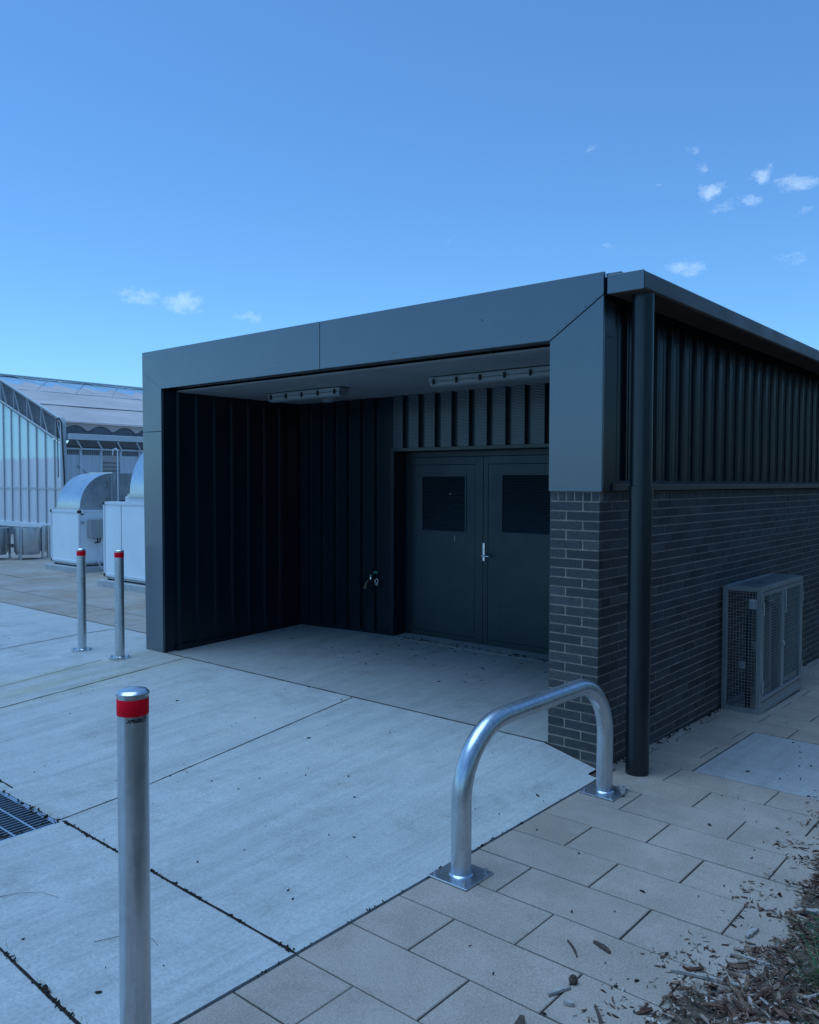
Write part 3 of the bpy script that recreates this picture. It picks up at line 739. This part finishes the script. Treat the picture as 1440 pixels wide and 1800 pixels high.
bollard((-4.925,-.365),.044,-.017,1.030,'distant bollard of the pair that stands closer to the dark portal leg',True)
nb=bollard((.165,-3.315),.0455,-.1,1.073,'closest bollard, large, with black lettering under its red band',False,True)
# lettering wrapped on the near post
def wrap_text(txt,size,shear,z,ang,name,parent,spacing=1.0,bold=0.0):
    cu=bpy.data.curves.new(name,'FONT'); cu.body=txt; cu.size=size; cu.shear=shear; cu.align_x='CENTER'; cu.space_character=spacing; cu.offset=bold; cu.resolution_u=3
    o=bpy.data.objects.new(name,cu); col.objects.link(o); dg=bpy.context.evaluated_depsgraph_get(); dg.update()
    me=bpy.data.meshes.new_from_object(o.evaluated_get(dg)); bpy.data.objects.remove(o)
    mb=MB(); r=.0455+.0006
    vs=[]
    for v in me.vertices:
        a=ang+v.co.x/r; vs.append((.165+r*math.cos(a),-3.315+r*math.sin(a),z+v.co.y))
    mb.add(vs,[tuple(p.vertices) for p in me.polygons]); return mb.build(name,'ink',parent)
ca=math.atan2(-4.655+3.315,2.378-.165)
wrap_text('SAFETY',.0070,.25,.9995,ca+.22,'lettering',nb,1.3,.0001)
wrap_text('XPRESS',.0140,.3,.9880,ca+.10,'lettering',nb,1.0,.0008)
r=.0461
mb=MB()
for k in (0,1):
    a0=ca+.66+k*.15; 
    def cp(u,z): return (.165+r*math.cos(a0+u),-3.315+r*math.sin(a0+u),z)
    mb.add([cp(0,1.008),cp(.07,1.008),cp(.15,.998),cp(.07,.987),cp(0,.987),cp(.08,.998)],[(0,5,2,1),(5,4,3,2)])
mb.build('chevrons','ink',nb)

# ------------------------------------------------------------ wall cage
cz0,cz1=-.150,.866; cx0,cx1=.0,.305; cy0,cy1=2.125,3.295
cg=thing('meter_cage','grey steel mesh cage with double doors standing against the brick wall','cage',(.15,2.7,cz0))
fr=MB(); w=.036
for y in (cy0,cy1-w):
    for x in (cx0,cx1-w): fr.box(x,x+w,y,y+w,cz0-.02,cz1)
for z in (cz0,cz1-w):
    for x in (cx0,cx1-w): fr.box(x,x+w,cy0+w,cy1-w,z,z+w)
    for y in (cy0,cy1-w): fr.box(cx0+w,cx1-w,y,y+w,z,z+w)
fr.build('frame','cage',cg,.002)
sm_=MB(); x=cx0+w
while x<cx1-w: sm_.box(x-.0014,x+.0014,cy0+.010,cy0+.0126,cz0+w,cz1-w); x+=.0245
z=cz0+w
while z<cz1-w: sm_.box(cx0+w,cx1-w,cy0+.0127,cy0+.0153,z-.0014,z+.0013); z+=.0245
sm_.build('side_mesh','cage',cg)
tp=MB(); y=cy0+w
while y<cy1-w: tp.box(cx0+w,cx1-w,y-.003,y+.003,cz1-.022,cz1-.004); y+=.034
for x in (.09,.15,.21): tp.box(x-.003,x+.003,cy0+w,cy1-w,cz1-.026,cz1-.022)
tp.build('top_grille','galv',cg)
ym=(cy0+cy1)/2
for di,(a,b) in enumerate([(cy0+w+.004,ym-.004),(ym+.004,cy1-w-.004)]):
    d=MB(); q=.030; X0,X1=cx1-.028,cx1+.002; Z0,Z1=cz0+w+.06,cz1-w-.006
    d.box(X0,X1,a,a+q,Z0,Z1).box(X0,X1,b-q,b,Z0,Z1).box(X0,X1,a+q,b-q,Z0,Z0+q).box(X0,X1,a+q,b-q,Z1-q,Z1)
    dd=d.build('door','cage',cg,.002)
    m=MB(); y=a+q
    while y<b-q: m.box(X0+.010,X0+.0126,y-.0014,y+.0014,Z0+q,Z1-q); y+=.0245
    z=Z0+q
    while z<Z1-q: m.box(X0+.0127,X0+.0153,a+q,b-q,z-.0014,z+.0013); z+=.0245
    m.build('mesh_panel','cage',dd)
    hy=a if di==0 else b
    for hz in ((Z1-.13),(Z0+.12)):
        h=MB(); h.tube([(X1+.008,hy,hz-.05),(X1+.008,hy,hz+.05)],.006,8); h.build('hinge','galv',dd,smooth=True)
MB().box(cx1+.002,cx1+.007,ym-.02,ym+.012,.35,.372).tube([(cx1+.012,ym-.01,.33),(cx1+.012,ym-.01,.36)],.010,8).build('latch','chrome',cg,.001)
MB().tube([(cx1+.012,ym+.03,.62),(cx1+.012,ym+.03,.80)],.006,8).box(cx1+.002,cx1+.016,ym+.02,ym+.06,.60,.615).build('bolt','galv',cg,smooth=False)
MB().box(cx1-.026,cx1-.004,cy0+w,cy1-w,cz0+w,cz0+w+.05).build('kick_plate','cage',cg)
# what the cage protects
wm=thing('water_meter','grey and blue pipe valve assembly enclosed in the steel mesh cage','water meter',(.12,2.6,-.15))
p=MB(); p.tube([(.14,2.35,-.17),(.14,2.35,.55),(.14,2.42,.64),(.14,2.62,.66),(.14,2.95,.66),(.14,3.05,.58),(.14,3.05,-.19)],.026,14); p.build('pipework','pipe',wm,smooth=True)
MB().lathe([(.045,0),(.055,.02),(.055,.09),(.04,.11)],(.14,2.7,.60),20).build('valve_body','pipe',wm,smooth=True)
MB().lathe([(.03,0),(.038,.01),(.038,.07),(.028,.08)],(.17,2.35,.66),20).build('valve_cap','whited',wm,smooth=True)
MB().lathe([(.028,0),(.036,.008),(.036,.05),(.02,.06)],(.09,2.34,.16),20).build('blue_valve','greybox',wm,smooth=True)
MB().box(.10,.18,2.44,2.56,.30,.36).build('meter_head','greybox',wm,.01)

# ------------------------------------------------------------ background air handling units
def ahu(x0,x1,y0,y1,ztop,label,seams):
    t=thing('air_handling_unit',label,'ventilation unit',((x0+x1)/2,(y0+y1)/2,0),'white ventilation units with curved ducts')
    MB().box(x0-.07,x1+.07,y0-.08,y1+.08,-.02,.10).build('plinth','plinth',t,.006)
    MB().box(x0+.04,x1-.03,y0+.03,y1-.02,.125,.175).build('skid','steel',t)
    for (fx,fy) in ((x0+.08,y0+.03),(x1-.12,y0+.03),(x0+.5,y0+.03),(x1-.12,y1-.1)):
        MB().box(fx,fx+.05,fy,fy+.05,.10,.128).build('foot','black',t)
    MB().box(x0+.012,x1-.012,y0+.012,y1-.012,.175,ztop-.012).build('body','white',t)
    f=MB(); e=.045
    for x in (x0,x1-e):
        for y in (y0,y1-e): f.box(x,x+e,y,y+e,.165,ztop)
    for z in (.165,ztop-e):
        for y in (y0,y1-e): f.box(x0+e,x1-e,y,y+e,z,z+e)
        for x in (x0,x1-e): f.box(x,x+e,y0+e,y1-e,z,z+e)
    f.build('frame','whited',t,.004)
    for s in seams:
        MB().box(s-.004,s+.004,y0+.006,y0+.0125,.21,ztop-.05).build('seam','steel',t)
    for x in (x0-.003,x1-.055):
        for y in (y0-.003,):
            MB().box(x,x+.058,y,y+.058,ztop-.05,ztop+.004).build('corner_cap','black',t,.004)
            MB().box(x,x+.058,y,y+.058,.155,.21).build('corner_cap','black',t,.004)
    return t
def duct(t,x0,x1,y0,zb,Ro,run,ys=1):
    # quarter elbow: rises from the unit top and turns away along +y
    N_=20; out=[]; 
    for i in range(N_+1):
        a=math.pi/2*i/N_; out.append((y0+Ro-Ro*math.cos(a),zb+Ro*math.sin(a)))
    H=Ro*.60 if run else Ro*.6
    inn=[]
    Ri=.10
    for i in range(N_+1):
        a=math.pi/2*i/N_; inn.append((y0+Ro-Ri*math.cos(a),zb+Ri*math.sin(a)))
    mb=MB(); mb.prism(out+[(y0+Ro,zb)],0,x0,x1)
    e=mb.build('duct_elbow','galvd',t,smooth=True)
    n=len(out)
    for xx in (x0-.012,x1): 
        s=MB()
        prof=out+[(y0+Ro-(Ro-.015)*math.cos(math.pi/2*(N_-i)/N_),zb+(Ro-.015)*math.sin(math.pi/2*(N_-i)/N_)) for i in range(N_+1)]
        # rim strips
        for i in range(N_):
            a0=out[i];a1=out[i+1]; b0=(y0+Ro-(Ro-.018)*math.cos(math.pi/2*i/N_),zb+(Ro-.018)*math.sin(math.pi/2*i/N_)); b1=(y0+Ro-(Ro-.018)*math.cos(math.pi/2*(i+1)/N_),zb+(Ro-.018)*math.sin(math.pi/2*(i+1)/N_))
            s.prism([a0,a1,b1,b0],0,xx,xx+.012)
        s.build('duct_seam','galv',e)
    MB().box(x0-.02,x1+.02,y0+Ro,y0+Ro+.05,zb+.0,zb+Ro+.02).build('duct_flange','galv',e)
    MB().box(x0,x1,y0+Ro+.05,y0+Ro+.05+run,zb+.02,zb+Ro).build('duct_run','galvd',e)
    MB().box(x0-.03,x1+.03,y0-.03,y0+Ro,zb-.045,zb+.004).build('duct_collar','galv',e)
ua=ahu(-13.22,-12.14,3.06,5.3,1.150,'farther white ventilation unit with grey control box, nearer the greenhouse',[])
duct(ua,-13.12,-12.29,3.16,1.19,.66,1.1)
cb=MB().box(-12.14,-12.02,3.235,3.62,.64,.99).build('control_box','greybox',ua,.008)
MB().box(-12.02,-12.016,3.30,3.56,.70,.93).build('box_cover','greybox',cb,.004)
for y in (3.40,3.45):
    MB().tube([(-12.08,y,.64),(-12.08,y,.56),(-12.09,y-.05,.54)],.014,8).build('cable_gland','black',cb,smooth=True)
MB().tube([(-12.10,3.43,.56),(-12.10,3.43,.16),(-12.07,3.46,.06),(-12.06,3.60,.02),(-12.06,3.8,.015)],.012,8).build('conduit','whited',ua,smooth=True)
MB().box(-12.139,-12.134,3.10,3.165,.90,.95).build('rating_plate','steel',ua)
MB().box(-12.139,-12.134,3.10,3.16,1.07,1.09).build('rating_plate','black',ua)
MB().tube([(-12.20,3.90,1.15),(-12.20,3.90,2.30)],.012,8).tube([(-12.20,3.90,2.30),(-12.24,3.88,2.33),(-12.30,3.86,2.31),(-12.31,3.86,2.2)],.010,8).build('vent_pipe','whited',ua,smooth=True)
ub=ahu(-10.05,-7.9,2.366,4.4,1.368,'bigger white ventilation unit partly hidden behind the dark portal leg',[-9.52])
duct(ub,-9.29,-8.2,2.40,1.50,1.05,.6)
MB().box(-9.42,-8.1,2.39,3.6,1.37,1.46).build('duct_base','whited',ub,.004)
MB().lathe([(.10,0),(.10,.02),(.05,.03)],(-9.80,2.62,1.372),16).build('roof_vent','black',ub,smooth=True)

# ------------------------------------------------------------ galvanised tubs
def tub(cx,cy,r,label):
    t=thing('galvanised_tub',label,'tub',(cx,cy,0),'round galvanised tubs on stands')
    MB().lathe([(r*.93,.14),(r,.17),(r,.66),(r+.015,.665),(r+.015,.685),(r-.01,.685),(r-.02,.20),(0,.19)],(cx,cy,0),40).build('tub_wall','galvd',t,smooth=True)
    for k in range(3):
        a=-.9+k*2.09; x=cx+(r+.03)*math.cos(a); y=cy+(r+.03)*math.sin(a)
        MB().box(x-.02,x+.02,y-.02,y+.02,0,.70).build('stand_leg','galv',t)
    MB().lathe([(r*.9,.10),(r*.9,.138)],(cx,cy,0),24).build('stand_ring','steel',t)
tub(-15.60,3.72,.27,'middle round galvanised tub, fully in view left of the ventilation units')
tub(-16.06,3.20,.28,'round galvanised tub cut by the left edge of the picture')
tub(-15.74,4.42,.27,'round galvanised tub partly hidden by the corner of the white ventilation unit')
MB().box(-20,-15.2,4.9,6.2,-.02,.012).build('soil_strip','dirt',kind='structure')

# ------------------------------------------------------------ greenhouse
gh=thing('greenhouse','large greenhouse with clear panel gable wall and white fabric roof','greenhouse',(-25.2,14,0))
gx,gy,px_,pz_,ez=-20.81,7.26,-25.26,5.13,3.45
wx=px_-(gx-px_)
# gable wall panels between mullions
sl=(4.265-2.783)/4.05
def topz(x): return 2.783+sl*((gx-.1)-x) if x>px_ else 2.783+sl*((gx-.1)-(2*px_-x))
nP=16; stp=(gx-wx)/nP
pn=MB()
for i in range(nP):
    a=wx+i*stp; b=a+stp
    pn.add([(a+.02,gy,.42),(b-.02,gy,.42),(b-.02,gy,topz(b)-.04),(a+.02,gy,topz(a)-.04)],[(0,1,2,3)])
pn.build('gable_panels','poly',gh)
mu=MB()
for i in range(nP+1):
    a=wx+i*stp; mu.box(a-.022,a+.022,gy-.04,gy+.02,.42,topz(a)-.03)
mu.box(wx,gx,gy-.025,gy-.002,1.46,1.50)
mu.build('mullions','ghframe',gh)
MB().box(wx,gx+.05,gy-.06,gy+.10,.26,.42).build('sill_beam','whited',gh,.005)
MB().box(wx,gx,gy,gy+.12,-.02,.26).build('base_wall','shade',gh)
# truss above the gable
def beam(mb,a,b,r=.03): mb.tube([a,b],r,8)
tr=MB()
for s in (1,-1):
    f=lambda x:(px_+s*(x-px_))
    beam(tr,(f(gx),gy-.05,2.80),(px_,gy-.05,2.80+sl*(gx-px_)),.035)
    beam(tr,(f(gx),gy-.05,3.46),(px_,gy-.05,5.11),.045)
    beam(tr,(f(gx)+.0,gy-.16,3.52),(px_,gy-.16,5.17),.02)
    n=5
    for k in range(n):
        x0=gx-(gx-px_)*k/n; x1=gx-(gx-px_)*(k+.45)/n; x2=gx-(gx-px_)*(k+1)/n
        lo=lambda x:2.80+sl*(gx-x); hi=lambda x:3.46+(5.11-3.46)*(gx-x)/(gx-px_)
        beam(tr,(f(x0),gy-.05,lo(x0)),(f(x1),gy-.05,hi(x1)),.018); beam(tr,(f(x1),gy-.05,hi(x1)),(f(x1)-.0,gy-.05,lo(x1)),.018)
tr.build('gable_truss','ghframe',gh)
nt_=MB(); nt_.add([(gx,gy+.06,2.78),(px_,gy+.06,2.78+sl*(gx-px_)),(px_,gy+.06,5.0-.0),(gx,gy+.06,3.42)],[(0,1,2,3)])
nt_.add([(wx,gy+.06,2.78),(px_,gy+.06,2.78+sl*(gx-px_)),(px_,gy+.06,5.0),(wx,gy+.06,3.42)],[(0,1,2,3)])
nt_.build('gable_net','shade',gh)
# corner post and pipe
MB().box(gx-.10,gx+.04,gy-.08,gy+.06,0,2.80).build('corner_post','whited',gh,.01)
MB().tube([(gx+.13,gy-.10,0),(gx+.13,gy-.10,3.38),(gx+.06,gy-.10,3.46),(gx-.05,gy-.10,3.47)],.085,14).build('rainwater_pipe','ghframe',gh,smooth=True)
MB().tube([(gx-.1,gy-.2,3.46),(gx+.15,gy-.22,3.50),(gx+.24,gy-.2,3.36),(gx+.25,gy-.12,1.4)],.02,6).tube([(gx-.08,gy-.2,3.44),(gx+.0,gy-.2,3.2),(gx+.0,gy-.19,1.8)],.014,6).build('cable','black',gh,smooth=True)
L=34
# roof: fabric over purlins
def roofsheet(mb,x0,x1,fz,y0,y1,ny,amp,per,off=0):
    nx=6; vs=[]
    for j in range(ny+1):
        y=y0+(y1-y0)*j/ny
        for i in range(nx+1):
            t=i/nx; x=x0+(x1-x0)*t; sag=-amp*abs(math.sin(math.pi*(y+off)/per))**.6*(.3+.7*math.sin(math.pi*t))
            vs.append((x,y,fz(x)+sag))
    mb.add(vs,[(j*(nx+1)+i,j*(nx+1)+i+1,(j+1)*(nx+1)+i+1,(j+1)*(nx+1)+i) for j in range(ny) for i in range(nx)])
rz=lambda x: ez+(pz_-ez)*(gx-x)/(gx-px_) if x>px_ else ez+(pz_-ez)*(x-wx)/(px_-wx)
rf=MB(); cuts=[gx,gx-1.5,gx-2.9]
roofsheet(rf,gx+.12,gx-1.5,rz,gy-.1,gy+L,60,.05,2.6); roofsheet(rf,gx-1.5,gx-2.9,lambda x:rz(x)+.02,gy-.1,gy+L,60,.05,2.6); 
roofsheet(rf,wx-.1,px_,rz,gy-.1,gy+L,60,.05,2.6)
rf.build('roof_fabric','film',gh,smooth=True)
# scalloped edge where the fabric stops below the clear ridge film
sc=MB(); ny=170; vs=[]
for j in range(ny+1):
    y=gy-.1+(L+.1)*j/ny; k=abs(math.sin(math.pi*(y)/1.0))
    xe=gx-2.9-1.05+.5*k
    vs+=[(gx-2.9,y,rz(gx-2.9)+.02),(xe,y,rz(xe)+.015)]
sc.add(vs,[(2*j,2*j+1,2*j+3,2*j+2) for j in range(ny)]); sc.build('roof_fabric','film',gh)
cf=MB(); roofsheet(cf,gx-2.9,px_,lambda x:rz(x)-.03,gy-.1,gy+L,30,.01,2.6); cf.build('ridge_film','filmclear',gh)
rd=MB(); rd.tube([(px_,gy-.15,pz_+.03),(px_,gy+L,pz_+.03)],.035,8)
for x in (gx-1.5,gx-2.9,gx+.12): rd.tube([(x,gy-.15,rz(x)+.015),(x,gy+L,rz(x)+.015)],.010,6)
y=gy+.6
while y<gy+L:
    rd.tube([(gx-2.9,y,rz(gx-2.9)+.02),(px_,y+1.1,pz_+.02)],.012,5); rd.tube([(gx-2.9,y+1.1,rz(gx-2.9)+.02),(px_,y,pz_+.02)],.012,5); y+=1.3
rd.build('roof_rails','ghframe',gh)
# side: net zone with scalloped curtain, gutter band, eave struts, wall
MB().add([(gx-.05,gy,3.05),(gx-.05,gy+L,3.05),(gx-.05,gy+L,3.44),(gx-.05,gy,3.44)],[(0,1,2,3)]).build('side_net','shade',gh)
sc=MB(); vs=[]
for j in range(ny*2+1):
    y=gy+L*j/(ny*2); k=abs(math.sin(math.pi*y/.80))**.7
    vs+=[(gx+.03,y,3.44),(gx+.0,y,3.34-.22*(1-k)+.0)]
sc.add(vs,[(2*j,2*j+1,2*j+3,2*j+2) for j in range(ny*2)]); sc.build('side_curtain','film',gh)
MB().prism([(gx+.0,2.88),(gx+.32,2.90),(gx+.36,3.06),(gx+.30,3.07),(gx+.0,3.05)],1,gy,gy+L).build('eave_gutter','whited',gh)
MB().add([(gx-.02,gy,2.66),(gx-.02,gy+L,2.66),(gx+.30,gy+L,2.88),(gx+.30,gy,2.88)],[(0,1,2,3)]).build('eave_soffit','shade',gh)
st=MB(); wp=[7.74+.645*k for k in range(46)]
for k,y in enumerate(wp):
    if y>gy+L: break
    st.tube([(gx+.02,y,2.52),(gx+.12,y,2.64),(gx+.30,y-.25,2.87)],.022,8)
st.build('eave_struts','whited',gh)
po=MB()
for y in wp: po.box(gx-.02,gx+.06,y-.03,y+.03,0,2.66)
po.box(gx-.02,gx+.07,gy,gy+L,2.62,2.67); po.box(gx-.02,gx+.05,gy,gy+L,.30,.42)
po.build('side_posts','whited',gh)
MB().add([(gx,gy,.42),(gx,gy+L,.42),(gx,gy+L,2.47),(gx,gy,2.47)],[(0,1,2,3)]).build('side_wall','curtain',gh)
ms=MB(); ms.add([(gx-.0,gy,2.47),(gx-.0,gy+L,2.47),(gx-.0,gy+L,2.62),(gx-.0,gy,2.62)],[(0,1,2,3)]); ms.build('vent_mesh','mesh',gh)
ms=MB(); y=gy
while y<gy+12:
    ms.box(gx+.004,gx+.010,y-.004,y+.004,2.47,2.62); y+=.06
for z in (2.50,2.54,2.58): ms.box(gx+.010,gx+.014,gy,gy+12,z-.003,z+.003)
ms.build('vent_wires','ghframe',gh)
MB().box(gx-.02,gx+.02,gy,gy+L,-.02,.30).build('base_wall','plinth',gh)
# louvred window with pale shelves
wn=MB(); y0,y1=wp[1]+.03,wp[2]-.03
wn.add([(gx+.012,y0,1.2),(gx+.012,y1,1.2),(gx+.012,y1,2.47),(gx+.012,y0,2.47)],[(0,1,2,3)]); w_=wn.build('louvre_window','timber',gh)
sh=MB()
for z in (1.4,1.56,1.72,1.88,2.0,2.12,2.24):
    sh.box(gx+.012,gx+.05,y0,y1,z,z+.022)
sh.build('window_slats','shade',w_)
# diagonal cable on the wall
MB().tube([(gx+.05,gy+.35,2.15),(gx+.05,gy+2.5,.6)],.008,6).build('brace_wire','black',gh)

# ------------------------------------------------------------ unseen leafy screen added to darken the side wall and its reflections
hd=thing('added_hedge','tall dark leafy screen added out of view to darken the side wall','added_hedge',(6.1,3,-.1))
def lf_mat():
    m,t,b=nt('added_hedge_leaves'); r=isl(t)
    t.links.new(ramp(t,r,[(0,(.018,.024,.010)),(.5,(.032,.038,.016)),(.85,(.06,.055,.026)),(1,(.11,.075,.045))]),b.inputs['Base Color'])
    b.inputs['Roughness'].default_value=.6; return m
M['leaf']=lf_mat()
LV=MB()
for i in range(46000):
    y=ru(-7,16) if i<30000 else ru(16,48); z=ru(-.05,6.2); c=noise.noise(Vector((y*.7,z*.7,3)))
    top=5.6+.5*noise.noise(Vector((y*.5,0,9)))
    if z>top: continue
    x=5.6-.35*c+abs(random.gauss(0,.35)); n=Vector((-1+random.gauss(0,.8),random.gauss(0,.8),random.gauss(.4,.8))).normalized()
    a=n.orthogonal().normalized(); b_=n.cross(a); L_=ru(.06,.12)*(1.8 if y>16 else 1); W_=L_*.4; q=ru(0,6.3); u_=a*math.cos(q)+b_*math.sin(q); w_2=n.cross(u_)
    p=Vector((x,y,z)); LV.add([p-u_*L_,p-w_2*W_,p+u_*L_,p+w_2*W_],[(0,1,2,3)])
LV.build('foliage','leaf',hd)
ST=MB()
for k in range(56):
    y=-6.8+k*.97; ST.tube([(6.1,y,-.2),(6.1+ru(-.1,.1),y+ru(-.1,.1),1.9),(6.1+ru(-.3,.3),y+ru(-.3,.3),3.9)],.05,7,r2=.015)
ST.build('stems','barkd',hd)

# ------------------------------------------------------------ world, sun, camera
sc=bpy.context.scene
w=bpy.data.worlds.new('World'); sc.world=w; w.use_nodes=True; t=w.node_tree
for n in list(t.nodes): t.nodes.remove(n)
out=t.nodes.new('ShaderNodeOutputWorld'); bg=t.nodes.new('ShaderNodeBackground'); t.links.new(bg.outputs[0],out.inputs[0])
SUN_EL,SUN_ROT=R(74),R(-130)
sky=t.nodes.new('ShaderNodeTexSky'); sky.sky_type='NISHITA'; sky.sun_disc=False; sky.sun_elevation=SUN_EL; sky.sun_rotation=SUN_ROT
sky.air_density=1.0; sky.dust_density=.3; sky.ozone_density=2.5
tc=t.nodes.new('ShaderNodeTexCoord')
skyc=mix(t,1.,sky.outputs[0],(.60,1.02,1.36),'MULTIPLY')
# thin cloud wisps
clouds=[((-.859,.595,.217),.062,.8),((-.90,.56,.222),.05,.6),((-.801,.643,.202),.045,.6),((-.485,.919,.408),.025,.5),((-.426,.967,.363),.016,.6),((-.376,1.009,.358),.038,1.0),((-.392,.997,.381),.022,.5),
 ((-.327,1.052,.374),.030,.9),((-.339,1.04,.343),.030,.7),((-.36,1.022,.339),.035,.5),((-.292,1.08,.364),.045,.8),((-.394,.99,.267),.048,.7),((-.297,1.075,.329),.028,.5),((-.295,1.073,.273),.035,.4),((-.469,.927,.282),.026,.5),((-.396,.995,.403),.02,.5),((-.622,.799,.292),.02,.4)]
wn_=t.nodes.new('ShaderNodeTexNoise'); wn_.inputs['Scale'].default_value=16; wn_.inputs['Detail'].default_value=6; wn_.inputs['Roughness'].default_value=.65; t.links.new(tc.outputs['Generated'],wn_.inputs['Vector'])
w1=t.nodes.new('ShaderNodeVectorMath'); w1.operation='SUBTRACT'; t.links.new(wn_.outputs['Color'],w1.inputs[0]); w1.inputs[1].default_value=(.5,.5,.5)
w2=t.nodes.new('ShaderNodeVectorMath'); w2.operation='MULTIPLY_ADD'; t.links.new(w1.outputs[0],w2.inputs[0]); w2.inputs[1].default_value=(.085,.085,.05); t.links.new(tc.outputs['Generated'],w2.inputs[2])
nv=t.nodes.new('ShaderNodeMapping'); nv.inputs['Scale'].default_value=(1,1,2.2); t.links.new(tc.outputs['Generated'],nv.inputs['Vector'])
wis=noi(t,nv.outputs[0],60,10,.85)
acc=None
for c,rad,amp in clouds:
    v=Vector(c).normalized()
    s=t.nodes.new('ShaderNodeVectorMath'); s.operation='SUBTRACT'; t.links.new(w2.outputs[0],s.inputs[0]); s.inputs[1].default_value=v
    m=t.nodes.new('ShaderNodeVectorMath'); m.operation='MULTIPLY'; t.links.new(s.outputs[0],m.inputs[0]); m.inputs[1].default_value=(1,1,2.4)
    l=t.nodes.new('ShaderNodeVectorMath'); l.operation='LENGTH'; t.links.new(m.outputs[0],l.inputs[0])
    r=t.nodes.new('ShaderNodeMapRange'); r.interpolation_type='SMOOTHSTEP'; r.inputs['From Min'].default_value=rad*.8; r.inputs['From Max'].default_value=0; r.inputs['To Max'].default_value=amp; t.links.new(l.outputs['Value'],r.inputs['Value'])
    if acc is None: acc=r.outputs[0]
    else:
        a=t.nodes.new('ShaderNodeMath'); a.operation='MAXIMUM'; t.links.new(acc,a.inputs[0]); t.links.new(r.outputs[0],a.inputs[1]); acc=a.outputs[0]
ad=t.nodes.new('ShaderNodeMath'); ad.operation='MULTIPLY_ADD'; t.links.new(acc,ad.inputs[0]); ad.inputs[1].default_value=.55; t.links.new(wis,ad.inputs[2])
mr=t.nodes.new('ShaderNodeMapRange'); mr.inputs['From Min'].default_value=.64; mr.inputs['From Max'].default_value=1.6; t.links.new(ad.outputs[0],mr.inputs['Value'])
gate=t.nodes.new('ShaderNodeMath'); gate.operation='MULTIPLY'; t.links.new(mr.outputs[0],gate.inputs[0]); 
g2=t.nodes.new('ShaderNodeMapRange'); g2.inputs['From Min'].default_value=.0; g2.inputs['From Max'].default_value=.25; t.links.new(acc,g2.inputs['Value']); t.links.new(g2.outputs[0],gate.inputs[1])
CLOUD=(6.2,8.0,9.5)
skyc=mix(t,gate.outputs[0],skyc,CLOUD)
t.links.new(skyc,bg.inputs[0]); bg.inputs[1].default_value=.089
sl_=bpy.data.lights.new('sun','SUN'); sl_.energy=1.5; sl_.angle=R(50); sl_.color=(.43,.69,1)
so=bpy.data.objects.new('sun',sl_); col.objects.link(so)
SUND=Vector((math.sin(SUN_ROT)*math.cos(SUN_EL),math.cos(SUN_ROT)*math.cos(SUN_EL),math.sin(SUN_EL)))
so.rotation_euler=SUND.to_track_quat('Z','Y').to_euler()
cd=bpy.data.cameras.new('camera'); co=bpy.data.objects.new('camera',cd); col.objects.link(co)
cd.sensor_fit='HORIZONTAL'; cd.sensor_width=36; cd.lens=36*1453.57/1440; cd.clip_start=.05; cd.clip_end=3000
cx,cy,yaw,pitch,roll=2.37817,-4.65497,-.7012,-.0364,.0028
Fv=Vector((math.sin(yaw)*math.cos(pitch),math.cos(yaw)*math.cos(pitch),math.sin(pitch)))
Rv=Vector((math.cos(yaw),-math.sin(yaw),0)); Uv=Rv.cross(Fv)
R2=Rv*math.cos(roll)+Uv*math.sin(roll); U2=-Rv*math.sin(roll)+Uv*math.cos(roll)
co.matrix_world=Matrix(((R2.x,U2.x,-Fv.x,cx),(R2.y,U2.y,-Fv.y,cy),(R2.z,U2.z,-Fv.z,1.70),(0,0,0,1)))
sc.camera=co
vs_=sc.view_settings; vs_.view_transform='Standard'; vs_.look='None'; vs_.gamma=1; vs_.exposure=.62; vs_.use_curve_mapping=False
sc.cycles.max_bounces=8; sc.cycles.diffuse_bounces=4; sc.cycles.use_denoising=True
